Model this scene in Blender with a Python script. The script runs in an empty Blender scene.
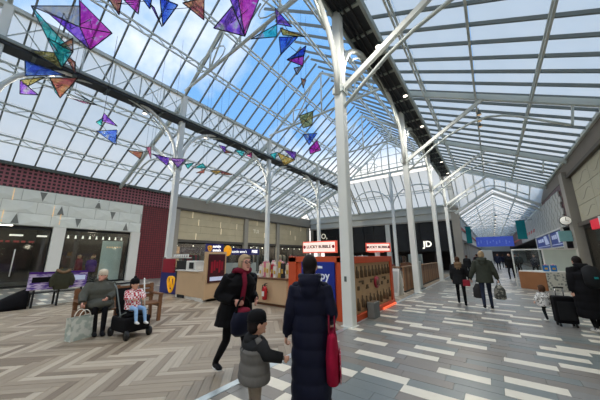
import bpy, math, random
from mathutils import Vector, Matrix
from mathutils.kdtree import KDTree
random.seed(7)
scene = bpy.context.scene
col = scene.collection

# ------------------------------------------------------------------ camera
YAW, PITCH, ROLL, EYE = 0.6358, 0.216, 0.0038, 1.6
FWD = Vector((-math.sin(YAW), math.cos(YAW), 0))
RGT = Vector((math.cos(YAW), math.sin(YAW), 0))
UPV = Vector((0, 0, 1))
FC = FWD * math.cos(PITCH) + UPV * math.sin(PITCH)
UC = -FWD * math.sin(PITCH) + UPV * math.cos(PITCH)
CR = RGT * math.cos(ROLL) - UC * math.sin(ROLL)
CU = RGT * math.sin(ROLL) + UC * math.cos(ROLL)
cam_d = bpy.data.cameras.new('camera'); cam = bpy.data.objects.new('camera', cam_d); col.objects.link(cam)
cam_d.sensor_width = 36; cam_d.lens = 254.65 / 600 * 36; cam_d.clip_end = 400
m = Matrix((CR, CU, -FC)).transposed().to_4x4(); m.translation = (0, 0, EYE); cam.matrix_world = m
scene.camera = cam

# ------------------------------------------------------------------ sky and exposure
scene.view_settings.view_transform = 'Standard'; scene.view_settings.look = 'None'
scene.view_settings.gamma = 1; scene.view_settings.use_curve_mapping = False
scene.view_settings.exposure = 0.4
SKY = 1.12
world = bpy.data.worlds.new('sky'); scene.world = world; world.use_nodes = True
nt = world.node_tree; nt.nodes.clear()
def wn(t, **k):
    n = nt.nodes.new(t)
    for a, b in k.items(): setattr(n, a, b)
    return n
tc = wn('ShaderNodeTexCoord'); sep = wn('ShaderNodeSeparateXYZ'); nt.links.new(tc.outputs['Generated'], sep.inputs[0])
noi = wn('ShaderNodeTexNoise'); noi.inputs['Scale'].default_value = 3.0; noi.inputs['Detail'].default_value = 7; noi.inputs['Roughness'].default_value = .58; noi.inputs['Distortion'].default_value = .4
mp = wn('ShaderNodeMapping'); mp.inputs['Location'].default_value = (5.9, 6.1, 1.2); nt.links.new(tc.outputs['Generated'], mp.inputs[0]); nt.links.new(mp.outputs[0], noi.inputs['Vector'])
cr = wn('ShaderNodeValToRGB'); cr.color_ramp.elements[0].position = .46; cr.color_ramp.elements[1].position = .8; nt.links.new(noi.outputs[0], cr.inputs[0])
hz = wn('ShaderNodeMapRange'); hz.inputs['From Min'].default_value = .30; hz.inputs['From Max'].default_value = .44; hz.inputs['To Min'].default_value = 1; hz.inputs['To Max'].default_value = 0; nt.links.new(sep.outputs[2], hz.inputs[0])
mx = wn('ShaderNodeMath', operation='MAXIMUM'); nt.links.new(cr.outputs[0], mx.inputs[0]); nt.links.new(hz.outputs[0], mx.inputs[1])
mixc = wn('ShaderNodeMix', data_type='RGBA'); nt.links.new(mx.outputs[0], mixc.inputs[0])
mixc.inputs[6].default_value = (.15, .37, .74, 1); mixc.inputs[7].default_value = (1.0, .955, .89, 1)
bg = wn('ShaderNodeBackground'); bg.inputs[1].default_value = SKY; nt.links.new(mixc.outputs[2], bg.inputs[0])
wo = wn('ShaderNodeOutputWorld'); nt.links.new(bg.outputs[0], wo.inputs[0])
scene.cycles.transparent_max_bounces = 24; scene.cycles.max_bounces = 10; scene.cycles.diffuse_bounces = 5
scene.cycles.caustics_reflective = False; scene.cycles.caustics_refractive = False

# ------------------------------------------------------------------ materials
def lin(c):
    return tuple(((x / 255) / 12.92 if x <= 10 else ((x / 255 + .055) / 1.055) ** 2.4) for x in c) + (1,)
MAT = {}
def M(name, rgb=(128, 128, 128), rough=.6, metal=0, var=.08, scale=6, bump=0, emit=0, spec=.4):
    if name in MAT: return MAT[name]
    m = bpy.data.materials.new(name); m.use_nodes = True; t = m.node_tree; b = t.nodes['Principled BSDF']
    b.inputs['Roughness'].default_value = rough; b.inputs['Metallic'].default_value = metal; b.inputs['Specular IOR Level'].default_value = spec
    c = lin(rgb)
    tcn = t.nodes.new('ShaderNodeTexCoord'); n = t.nodes.new('ShaderNodeTexNoise'); n.inputs['Scale'].default_value = scale; n.inputs['Detail'].default_value = 4
    t.links.new(tcn.outputs['Object'], n.inputs['Vector'])
    x = t.nodes.new('ShaderNodeMix'); x.data_type = 'RGBA'; t.links.new(n.outputs[0], x.inputs[0])
    x.inputs[6].default_value = tuple(v * (1 - var * 1.6) for v in c[:3]) + (1,); x.inputs[7].default_value = tuple(min(1, v * (1 + var * 1.6)) for v in c[:3]) + (1,)
    t.links.new(x.outputs[2], b.inputs['Base Color'])
    if emit:
        t.links.new(x.outputs[2], b.inputs['Emission Color']); b.inputs['Emission Strength'].default_value = emit
    if bump:
        bp = t.nodes.new('ShaderNodeBump'); bp.inputs['Strength'].default_value = bump; bp.inputs['Distance'].default_value = .02
        t.links.new(n.outputs[0], bp.inputs['Height']); t.links.new(bp.outputs[0], b.inputs['Normal'])
    MAT[name] = m; return m
def two_tone(name, a, b_, kind='noise', scale=5, rough=.6, lo=.45, hi=.55, stretch=(1, 1, 1)):
    if name in MAT: return MAT[name]
    m = bpy.data.materials.new(name); m.use_nodes = True; t = m.node_tree; b = t.nodes['Principled BSDF']; b.inputs['Roughness'].default_value = rough
    tcn = t.nodes.new('ShaderNodeTexCoord'); mp = t.nodes.new('ShaderNodeMapping'); mp.inputs['Scale'].default_value = stretch; t.links.new(tcn.outputs['Object'], mp.inputs[0])
    if kind == 'noise':
        n = t.nodes.new('ShaderNodeTexNoise'); n.inputs['Scale'].default_value = scale; o = n.outputs[0]
    elif kind == 'wave':
        n = t.nodes.new('ShaderNodeTexWave'); n.inputs['Scale'].default_value = scale; n.inputs['Distortion'].default_value = 2; o = n.outputs[1]
    elif kind == 'checker':
        n = t.nodes.new('ShaderNodeTexChecker'); n.inputs['Scale'].default_value = scale; o = n.outputs[1]
    else:
        n = t.nodes.new('ShaderNodeTexVoronoi'); n.inputs['Scale'].default_value = scale; o = n.outputs[0]
    t.links.new(mp.outputs[0], n.inputs['Vector'])
    r = t.nodes.new('ShaderNodeValToRGB'); r.color_ramp.elements[0].position = lo; r.color_ramp.elements[1].position = hi
    r.color_ramp.elements[0].color = lin(a); r.color_ramp.elements[1].color = lin(b_)
    t.links.new(o, r.inputs[0]); t.links.new(r.outputs[0], b.inputs['Base Color']); MAT[name] = m; return m
def grid_mat(name, cell, joint, w, h, mortar, rough=.5, offset=0.0, rot=(0, 0, 0), bump=.5, cell2=None):
    m = bpy.data.materials.new(name); m.use_nodes = True; t = m.node_tree; b = t.nodes['Principled BSDF']; b.inputs['Roughness'].default_value = rough
    tcn = t.nodes.new('ShaderNodeTexCoord'); mp = t.nodes.new('ShaderNodeMapping'); mp.inputs['Rotation'].default_value = rot; t.links.new(tcn.outputs['Object'], mp.inputs[0])
    n = t.nodes.new('ShaderNodeTexBrick'); n.offset = offset; n.inputs['Scale'].default_value = 1; n.inputs['Brick Width'].default_value = w; n.inputs['Row Height'].default_value = h; n.inputs['Mortar Size'].default_value = mortar
    n.inputs['Color1'].default_value = lin(cell); n.inputs['Color2'].default_value = lin(cell2 or cell); n.inputs['Mortar'].default_value = lin(joint)
    t.links.new(mp.outputs[0], n.inputs['Vector']); t.links.new(n.outputs[0], b.inputs['Base Color'])
    bp = t.nodes.new('ShaderNodeBump'); bp.inputs['Strength'].default_value = bump; bp.inputs['Distance'].default_value = .02; t.links.new(n.outputs[1], bp.inputs['Height']); t.links.new(bp.outputs[0], b.inputs['Normal'])
    MAT[name] = m; return m
def pane_mat(name, clear, tint, scatter=(1, 1, 1), gloss=.04):
    m = bpy.data.materials.new(name); m.use_nodes = True; t = m.node_tree; t.nodes.clear()
    o = t.nodes.new('ShaderNodeOutputMaterial'); tr = t.nodes.new('ShaderNodeBsdfTransparent'); tr.inputs[0].default_value = tuple(tint) + (1,)
    tl = t.nodes.new('ShaderNodeBsdfTranslucent')
    n = t.nodes.new('ShaderNodeTexNoise'); n.inputs['Scale'].default_value = 1.3; tcn = t.nodes.new('ShaderNodeTexCoord'); t.links.new(tcn.outputs['Object'], n.inputs['Vector'])
    x = t.nodes.new('ShaderNodeMix'); x.data_type = 'RGBA'; t.links.new(n.outputs[0], x.inputs[0])
    x.inputs[6].default_value = tuple(v * .92 for v in scatter) + (1,); x.inputs[7].default_value = tuple(scatter) + (1,); t.links.new(x.outputs[2], tl.inputs[0])
    a = t.nodes.new('ShaderNodeMixShader'); a.inputs[0].default_value = clear; t.links.new(tl.outputs[0], a.inputs[1]); t.links.new(tr.outputs[0], a.inputs[2])
    g = t.nodes.new('ShaderNodeBsdfGlossy'); g.inputs['Roughness'].default_value = .05
    a2 = t.nodes.new('ShaderNodeMixShader'); a2.inputs[0].default_value = gloss; t.links.new(a.outputs[0], a2.inputs[1]); t.links.new(g.outputs[0], a2.inputs[2])
    t.links.new(a2.outputs[0], o.inputs[0]); MAT[name] = m; return m
pane_mat('frosted_pane', .32, (.95, .915, .85), (.965, .925, .855), .02)
pane_mat('gallery_pane', .6, (.99, .97, .93), (.98, .96, .92), .01)
pane_mat('clear_pane', .97, (.97, .985, .99), (.9, .95, 1), .02)
pane_mat('shop_glass', .98, (.93, .96, .95), (.5, .6, .6), .06)
pane_mat('screen_glass', .55, (.80, .84, .83), (.62, .68, .66), .05)
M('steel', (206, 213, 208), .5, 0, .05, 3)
M('steel_bar', (118, 125, 122), .5, 0, .05, 3)  # steel with the backlit shade put into its colour, for glazing bars
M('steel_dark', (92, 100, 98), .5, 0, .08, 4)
M('column_paint', (226, 228, 222), .45, 0, .04, 2)
M('black_metal', (24, 25, 27), .5)
M('wire', (16, 16, 20), .5)
M('white_paint', (222, 222, 216), .55, 0, .03, 3)

# ------------------------------------------------------------------ mesh helpers
class MB:
    def __init__(s): s.v = []; s.f = []; s.mi = []; s.sm = []
    def add(s, vs, fs, mi=0, smooth=False):
        o = len(s.v); s.v += [tuple(v) for v in vs]
        for f in fs: s.f.append(tuple(i + o for i in f)); s.mi.append(mi); s.sm.append(smooth)
        return s
    def box(s, x0, y0, z0, x1, y1, z1, mi=0):
        v = [(x, y, z) for z in (z0, z1) for y in (y0, y1) for x in (x0, x1)]
        return s.add(v, [(0, 2, 3, 1), (4, 5, 7, 6), (0, 1, 5, 4), (2, 6, 7, 3), (0, 4, 6, 2), (1, 3, 7, 5)], mi)
    def obox(s, c, ax, ay, az, hx, hy, hz, mi=0):
        c = Vector(c); ax = Vector(ax); ay = Vector(ay); az = Vector(az)
        v = [c + ax * hx * i + ay * hy * j + az * hz * k for k in (-1, 1) for j in (-1, 1) for i in (-1, 1)]
        return s.add(v, [(0, 2, 3, 1), (4, 5, 7, 6), (0, 1, 5, 4), (2, 6, 7, 3), (0, 4, 6, 2), (1, 3, 7, 5)], mi)
    def bar(s, p, q, w, h=None, mi=0, up=(0, 0, 1)):
        p = Vector(p); q = Vector(q); d = q - p; L = d.length; d.normalize(); up = Vector(up)
        if abs(d.dot(up)) > .98: up = Vector((1, 0, 0))
        a = d.cross(up).normalized(); b = a.cross(d).normalized()
        return s.obox((p + q) / 2, d, a, b, L / 2, w / 2, (h or w) / 2, mi)
    def tube(s, pts, r, n=8, mi=0, smooth=True, side=None, cap=True):
        pts = [Vector(p) for p in pts]; k = len(pts)
        rs = r if isinstance(r, (list, tuple)) else [r] * k
        rs = [(x, x) if not isinstance(x, (list, tuple)) else x for x in rs]
        ref = Vector(side) if side else None; vs = []; prev = None
        for i, p in enumerate(pts):
            d = (pts[min(i + 1, k - 1)] - pts[max(i - 1, 0)])
            d = d.normalized() if d.length > 1e-9 else Vector((0, 0, 1))
            if ref is not None: a = ref - d * ref.dot(d)
            elif prev is not None: a = prev - d * prev.dot(d)
            else:
                t = Vector((0, 0, 1)) if abs(d.z) < .9 else Vector((1, 0, 0)); a = t.cross(d)
            if a.length < 1e-6: a = d.orthogonal()
            a.normalize(); prev = a; b = d.cross(a)
            for j in range(n):
                th = 2 * math.pi * j / n; vs.append(p + a * rs[i][0] * math.cos(th) + b * rs[i][1] * math.sin(th))
        fs = [(i * n + j, i * n + (j + 1) % n, (i + 1) * n + (j + 1) % n, (i + 1) * n + j) for i in range(k - 1) for j in range(n)]
        if cap: fs += [tuple(range(n - 1, -1, -1)), tuple((k - 1) * n + j for j in range(n))]
        return s.add(vs, fs, mi, smooth)
    def rod(s, p, q, r, n=6, mi=0): return s.tube([p, q], r, n, mi)
    def ell(s, c, rx, ry, rz, n=12, m=8, mi=0, rot=None):
        c = Vector(c); vs = []; R = rot or Matrix.Identity(3)
        for i in range(1, m):
            ph = math.pi * i / m
            for j in range(n):
                th = 2 * math.pi * j / n
                vs.append(c + R @ Vector((rx * math.sin(ph) * math.cos(th), ry * math.sin(ph) * math.sin(th), -rz * math.cos(ph))))
        b = len(vs); vs += [c + R @ Vector((0, 0, -rz)), c + R @ Vector((0, 0, rz))]
        fs = [(i * n + j, i * n + (j + 1) % n, (i + 1) * n + (j + 1) % n, (i + 1) * n + j) for i in range(m - 2) for j in range(n)]
        fs += [(b, (j + 1) % n, j) for j in range(n)] + [(b + 1, (m - 2) * n + j, (m - 2) * n + (j + 1) % n) for j in range(n)]
        return s.add(vs, fs, mi, True)
    def poly(s, pts, z0, z1, mi=0):
        n = len(pts); v = [(x, y, z0) for x, y in pts] + [(x, y, z1) for x, y in pts]
        return s.add(v, [tuple(range(n - 1, -1, -1)), tuple(range(n, 2 * n))] + [(i, (i + 1) % n, n + (i + 1) % n, n + i) for i in range(n)], mi)
    def slab(s, pts, nrm, th, mi=0):
        n = len(pts); nrm = Vector(nrm).normalized() * th / 2; v = [Vector(p) - nrm for p in pts] + [Vector(p) + nrm for p in pts]
        return s.add(v, [tuple(range(n - 1, -1, -1)), tuple(range(n, 2 * n))] + [(i, (i + 1) % n, n + (i + 1) % n, n + i) for i in range(n)], mi)
    def mesh(s, name, mats):
        me = bpy.data.meshes.new(name); me.from_pydata(s.v, [], s.f)
        for x in (mats if isinstance(mats, (list, tuple)) else [mats]): me.materials.append(MAT[x] if isinstance(x, str) else x)
        me.polygons.foreach_set('material_index', s.mi); me.polygons.foreach_set('use_smooth', s.sm); me.update()
        return me
    def build(s, name, mats, parent=None, loc=None, rotz=0):
        return link(name, s.mesh(name, mats), parent, loc, rotz)
def link(name, me, parent=None, loc=None, rotz=0):
    o = bpy.data.objects.new(name, me); col.objects.link(o)
    if parent: o.parent = parent
    if loc is not None: o.location = loc
    if rotz: o.rotation_euler = (0, 0, rotz)
    return o
def tag(o, label, cat=None, group=None, kind=None):
    o['label'] = label
    if cat: o['category'] = cat
    if group: o['group'] = group
    if kind: o['kind'] = kind
    return o
def struct(o, label): o['label'] = label; o['kind'] = 'structure'; o['category'] = o.name.split('.')[0].split('_')[0]; return o
def thing(name, label, cat, loc=(0, 0, 0), rotz=0, group=None):
    return tag(link(name, None, None, loc, rotz), label, cat, group)
def bevel(o, w=.01, seg=2):
    b = o.modifiers.new('bevel', 'BEVEL'); b.width = w; b.segments = seg; b.limit_method = 'ANGLE'; return o
def text(body, size, mat, parent, loc, rot, name='lettering', extrude=.008, align='CENTER', bold=0):
    c = bpy.data.curves.new('txt', 'FONT'); c.body = body; c.size = size; c.extrude = extrude; c.align_x = align; c.align_y = 'CENTER'; c.offset = bold; c.resolution_u = 3
    o = bpy.data.objects.new('txt', c); col.objects.link(o); dg = bpy.context.evaluated_depsgraph_get()
    me = bpy.data.meshes.new_from_object(o.evaluated_get(dg)); bpy.data.objects.remove(o)
    me.materials.clear(); me.materials.append(MAT[mat]); t = link(name, me, parent, loc); t.rotation_euler = rot; return t
PI = math.pi
FACE_PX = (PI / 2, 0, PI / 2)      # text read by someone on the +X side
FACE_NY = (PI / 2, 0, 0)           # text read by someone on the -Y side
FACE_NX = (PI / 2, 0, -PI / 2)
def arc(p, q, h, n=12):
    p = Vector(p); q = Vector(q); return [p.lerp(q, i / n) + Vector((0, 0, h * math.sin(PI * i / n))) for i in range(n + 1)]
# ================================================================== FLOOR
XA, XB, BAY = -2.88, -12.69, 6.866
YA = [5.84 + BAY * k for k in range(-3, 4)]
YB = [6.38 + BAY * k for k in range(-3, 4)]; YB[2] = -.2
YEND, YBACK, XL, XR = 30.0, -14.3, -20.4, 4.0
M('screed', (120, 117, 112), .8)
floor = struct(MB().box(XL - 5, YBACK, -.3, XR + 5, 95, -.014).build('floor', 'screed'), 'grey stone tile and timber herringbone mall floor')
def plank_mat(name, rgb, rough=.42):
    m = M(name, rgb, rough, 0, .0); t = m.node_tree; b = t.nodes['Principled BSDF']
    tcn = t.nodes.new('ShaderNodeTexCoord'); mp = t.nodes.new('ShaderNodeMapping'); mp.inputs['Scale'].default_value = (1.2, 16, 1); n = t.nodes.new('ShaderNodeTexNoise'); n.inputs['Scale'].default_value = 2.5; n.inputs['Detail'].default_value = 5
    t.links.new(tcn.outputs['Object'], mp.inputs[0]); t.links.new(mp.outputs[0], n.inputs['Vector'])
    x = t.nodes.new('ShaderNodeMix'); x.data_type = 'RGBA'; c = lin(rgb); t.links.new(n.outputs[0], x.inputs[0])
    x.inputs[6].default_value = tuple(v * .72 for v in c[:3]) + (1,); x.inputs[7].default_value = tuple(min(1, v * 1.22) for v in c[:3]) + (1,); t.links.new(x.outputs[2], b.inputs['Base Color'])
PLANK = ['plank_%s' % k for k in ('pale', 'mid', 'grey', 'brown')]
for k, c in zip(PLANK, ((178, 165, 145), (155, 141, 121), (145, 131, 112), (124, 109, 91))): plank_mat(k, c)
TILE = ['tile_light', 'tile_grey', 'tile_blue', 'tile_taupe']
for k, c in zip(TILE, ((214, 208, 192), (123, 122, 118), (112, 119, 117), (121, 115, 107))): M(k, c, .33, 0, .05, 9, spec=.45)
def in_view(x, y):
    d = Vector((x, y, -EYE)); z = d.dot(FC)
    if z < .3: return None
    u = 300 + 254.65 * d.dot(CR) / z; v = 200 - 254.65 * d.dot(CU) / z
    return z if -25 < u < 625 and v < 420 else None
def clip(poly, ax, val, keep_less):
    out = []
    for i, p in enumerate(poly):
        q = poly[(i + 1) % len(poly)]; a = (p[ax] <= val) == keep_less or p[ax] == val; b = (q[ax] <= val) == keep_less
        if a: out.append(p)
        if a != b:
            t = (val - p[ax]) / (q[ax] - p[ax]); out.append((p[0] + t * (q[0] - p[0]), p[1] + t * (q[1] - p[1])))
    return out
def area(p): return abs(sum(p[i][0] * p[(i + 1) % len(p)][1] - p[(i + 1) % len(p)][0] * p[i][1] for i in range(len(p)))) / 2
def lay(pieces, name, mats, n_obj, stuff_name):
    """pieces: (polygon, material index, angle, full rectangle or None); the nearest n_obj in view become objects, the rest one mesh."""
    vis = []
    for i, (pl, mi, ang, full) in enumerate(pieces):
        cx = sum(p[0] for p in pl) / len(pl); cy = sum(p[1] for p in pl) / len(pl); z = in_view(cx, cy)
        if z is not None: vis.append((z, i))
    vis.sort(); near = {i for _, i in vis[:n_obj]}; rest = MB(); cache = {}
    for i, (pl, mi, ang, full) in enumerate(pieces):
        cx = sum(p[0] for p in pl) / len(pl); cy = sum(p[1] for p in pl) / len(pl); lift = ((i * 37) % 7) * .0003
        if i in near:
            key = (full, mi) if full else None; me = cache.get(key) if key else None
            ca, sa = math.cos(-ang), math.sin(-ang)
            if me is None:
                b = MB().poly([((x - cx) * ca - (y - cy) * sa, (x - cx) * sa + (y - cy) * ca) for x, y in pl], -.012, 0)
                me = b.mesh(name, mats[mi])
                if key: cache[key] = me
            link(name, me, floor, (cx, cy, lift), ang)
        else: rest.poly(pl, -.012, lift, mi)
    o = rest.build(stuff_name, mats, floor); o['kind'] = 'stuff'
# herringbone planks, laid at 45 degrees between the column rows
W, NN = .116, 8; L = W * NN; HX0, HX1, HY0, HY1 = XB + .1, -2.95, -13, 26.4
E1 = Vector((1, 1)) / math.sqrt(2); E2 = Vector((-1, 1)) / math.sqrt(2); pieces = []
rnd = random.Random(3); g = .0022
def hb(x0, y0, x1, y1, ang):
    c = [(x0 + g, y0 + g), (x1 - g, y0 + g), (x1 - g, y1 - g), (x0 + g, y1 - g)]
    pl = [((E1 * x + E2 * y).x, (E1 * x + E2 * y).y) for x, y in c]
    if max(p[0] for p in pl) < HX0 or min(p[0] for p in pl) > HX1 or max(p[1] for p in pl) < HY0 or min(p[1] for p in pl) > HY1: return
    mi = rnd.choices((0, 1, 2, 3), (3, 4, 3, 1.6))[0]; full = 'h%d' % (ang > 1)
    n0 = area(pl)
    for ax, v, ls in ((0, HX0, False), (0, HX1, True), (1, HY0, False), (1, HY1, True)): pl = clip(pl, ax, v, ls)
    if len(pl) >= 3 and area(pl) > .0008: pieces.append((pl, mi, ang, full if area(pl) > n0 * .999 else None))
K = int(32 / W)
for k in range(-K, K):
    for j in range(-18, 19):
        x0 = k + 2 * NN * j
        hb(x0 * W, k * W, (x0 + NN) * W, (k + 1) * W, PI / 4)
        y0 = k - 2 * NN + 1 + 2 * NN * j
        hb(k * W, y0 * W, (k + 1) * W, (y0 + NN) * W, 3 * PI / 4)
# polygons of the second kind run along their own long side
lay(pieces, 'herringbone_plank', PLANK, 300, 'far_herringbone_planks')
# stone tiles 0.6 x 0.2 with scattered pale ones
tiles = []; rnd = random.Random(11); TW, TL = .207, .62
def tile_zone(x0, x1, y0, y1):
    y = y0; r = 0
    while y < y1 - .01:
        x = x0 - rnd.uniform(0, TL); r += 1; last = False; prev_l = cur_l if r > 1 else []; cur_l = []
        while x < x1:
            a = max(x, x0); b = min(x + TL, x1)
            if b - a > .03:
                light = (not last) and rnd.random() < (.04 if any(abs(x - q) < TL * .8 for q in prev_l) else .27); last = light
                if light: cur_l.append(x)
                mi = 0 if light else rnd.choices((1, 2, 3), (4, 3, 3))[0]
                tiles.append(([(a + .002, y + .002), (b - .002, y + .002), (b - .002, min(y + TW, y1) - .002), (a + .002, min(y + TW, y1) - .002)], mi, 0, 't' if b - a > TL - .001 and y + TW <= y1 else None))
            x += TL
        y += TW
tile_zone(-2.83, XR, -6, 60); tile_zone(XL, XB - .02, -8, 26.4); tile_zone(XL, -2.83, 26.5, YEND)
lay(tiles, 'stone_tile', TILE, 300, 'far_stone_tiles')
M('trim_metal', (196, 206, 208), .3, .6)
MB().box(-2.945, -13, -.012, -2.835, 26.4, .003).build('trim_strip', 'trim_metal', floor)
MB().box(XB - .015, -13, -.012, XB + .095, 26.4, .003).build('trim_strip', 'trim_metal', floor)

LAMP = 285  # strength of the downlights added as fill
# ================================================================== ROOFS
def slope(name, label, O, A, Bv, s0, ds, ns, ts, pane, td=.3, bar_w=.055, bar_h=.11, chord='steel', skip=None, mid=True):
    """glazed slope: O origin at the eave, A along the eave, Bv up the slope, ts = distances of the purlins."""
    O = Vector(O); A = Vector(A).normalized(); Bv = Vector(Bv).normalized(); N = A.cross(Bv)
    if N.z < 0: N = -N
    R = Matrix((A, Bv, N)).transposed().to_4x4(); P = lambda s, t, h=0: O + A * s + Bv * t + N * h
    sE = s0 + ds * ns
    eave = MB(); eave.bar(P(s0, ts[0], -.06), P(sE, ts[0], -.06), .16, .16); root = struct(eave.build(name, 'steel'), label)
    me_c = {}
    for i in range(ns):
        for j in range(len(ts) - 1):
            if skip and skip(i, j): continue
            h = ts[j + 1] - ts[j]; key = round(h, 3)
            if key not in me_c: me_c[key] = MB().box(-ds / 2 + .012, -h / 2 + .012, -.012, ds / 2 - .012, h / 2 - .012, .012).mesh('pane', pane)
            o = link('pane', me_c[key], root); mm = R.copy(); mm.translation = P(s0 + ds * (i + .5), (ts[j] + ts[j + 1]) / 2, .02); o.matrix_local = mm
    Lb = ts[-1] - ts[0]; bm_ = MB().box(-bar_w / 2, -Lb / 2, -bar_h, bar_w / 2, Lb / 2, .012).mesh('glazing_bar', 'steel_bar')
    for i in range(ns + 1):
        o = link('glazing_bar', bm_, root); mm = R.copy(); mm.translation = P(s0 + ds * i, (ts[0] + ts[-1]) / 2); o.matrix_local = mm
    D = Vector((0, 0, -1))
    for ti, t in enumerate(ts[1:-1] if mid else []):
        truss_depth = td[ti] if isinstance(td, list) else td
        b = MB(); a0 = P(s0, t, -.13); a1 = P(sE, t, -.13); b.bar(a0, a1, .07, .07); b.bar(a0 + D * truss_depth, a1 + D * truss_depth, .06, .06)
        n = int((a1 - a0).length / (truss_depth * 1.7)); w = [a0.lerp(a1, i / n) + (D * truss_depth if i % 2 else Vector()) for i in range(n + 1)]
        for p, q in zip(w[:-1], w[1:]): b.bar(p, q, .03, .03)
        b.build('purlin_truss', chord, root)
    return root
DS = BAY / 8; S0 = YB[0] - .0; NS = 48
ZE, ZT = 6.6, 10.2
# left aisle (white frosted glazing)
la = Vector((XB - XL, 0, ZT - ZE)); LL = la.length; k = lambda x: (x - XL) / (XB - XL) * LL
slope('roof_left', 'white frosted glass lean-to roof over the left aisle', (XL, 0, ZE), (0, 1, 0), la, S0, DS, NS, [0, k(-18.45), k(-16.6), k(-14.65), LL], 'frosted_pane', .32)
# right arcade lean-to
XRE, ZRE = XR, 6.9
ra = Vector((XA - XRE, 0, ZT - ZRE)); LR = ra.length; k = lambda x: (XRE - x) / (XRE - XA) * LR
slope('roof_right', 'white frosted glass lean-to roof over the right arcade', (XRE, 0, ZRE), (0, 1, 0), ra, YA[0], DS, NS, [0, k(2.08), k(.35), k(-1.55), LR], 'frosted_pane', [.16, .2, .5])
# central nave, two clear slopes
XM, ZN, ZR = (XA + XB) / 2, 10.35, 14.1
for nm, x0, sg in (('roof_nave_left', XB, 1), ('roof_nave_right', XA, -1)):
    v = Vector((XM - x0, 0, ZR - ZN)); Ln = v.length
    slope(nm, 'clear glass %s slope of the tall central nave roof' % ('left' if sg > 0 else 'right'), (x0, 0, ZN), (0, 1, 0), v, S0 if sg > 0 else YA[0], DS, NS, [0, Ln * .32, Ln * .67, Ln], 'clear_pane', .28)
# far end lean-to across the nave
ea = Vector((0, 26.9 - YEND, 9.9 - 6.75)); Le = ea.length
slope('roof_end', 'frosted glass lean-to roof along the far end of the nave', (XB - .2, YEND, 6.75), (1, 0, 0), ea, 0, .88, 12, [0, Le * .5, Le], 'frosted_pane', .25)
slope('roof_corner', 'frosted glass roof over the far left corner of the aisle', (XL, YEND, 6.75), (1, 0, 0), ea, 0, .86, 9, [0, Le * .5, Le], 'frosted_pane', .25)
# glazed gable at the far end of the nave
gb = MB(); YG = 26.95
gb.bar((XB, YG, ZN), (XA, YG, ZN), .14, .2); gb.bar((XB, YG, ZN), (XM, YG, ZR), .14, .14); gb.bar((XA, YG, ZN), (XM, YG, ZR), .14, .14)
gab = struct(gb.build('roof_gable', 'steel'), 'triangular glazed gable closing the far end of the nave roof')
NG = 12
for i in range(NG):
    x0 = XB + (XA - XB) * i / NG; x1 = XB + (XA - XB) * (i + 1) / NG; zz = lambda x: ZN + (ZR - ZN) * (1 - abs(x - XM) / (XM - XB))
    MB().slab([(x0 + .02, YG, ZN), (x1 - .02, YG, ZN), (x1 - .02, YG, zz(x1)), (x0 + .02, YG, zz(x0))], (0, 1, 0), .02).build('pane', 'clear_pane', gab)
    if i: MB().bar((x0, YG, ZN), (x0, YG, zz(x0)), .05, .08).build('mullion', 'steel', gab)
for z in (11.3, 12.3, 13.2):
    h = (ZR - z) / (ZR - ZN) * (XM - XB); MB().bar((XM - h, YG, z), (XM + h, YG, z), .05, .05).build('transom', 'steel', gab)
# ------------------------------------------------------------------ columns
cm = MB(); w = .13; cm.box(-w, -w, 0, w, w, 10.3); cme = cm.mesh('column', 'column_paint'); cnt = 0
ordA = ['', '', '', 'tall front pale steel column beside the orange kiosk', 'second pale steel column of the right row, at the slatted barrier', 'third pale steel column of the right row from the front', 'farthest pale steel column of the right row']
ordB = ['', '', '', 'pale steel column at the left beside the blue pretzel panel', 'second pale steel column of the left row, behind the gift bags', 'third pale steel column of the left row from the front', 'farthest pale steel column of the left row']
for X, YY, lb in ((XA, YA, ordA), (XB, YB, ordB)):
    for i, y in enumerate(YY):
        c = link('column', cme, None, (X, y, 0)); bevel(c, .035, 3); struct(c, lb[i] or 'pale steel roof column standing behind the camera')
        c['group'] = 'roof columns'
        MB().box(-.16, -.16, 0, .16, .16, .02).build('base_plate', 'column_paint', c)
        if i == 3 and X == XA: bevel(MB().box(-.03, -.145, 1.0, .03, -.13, 1.12).build('socket_plate', 'steel_dark', c), .004)
        MB().box(-.16, -.16, 6.05, .16, .16, .02 + 6.2).build('collar', 'steel', c)
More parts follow.
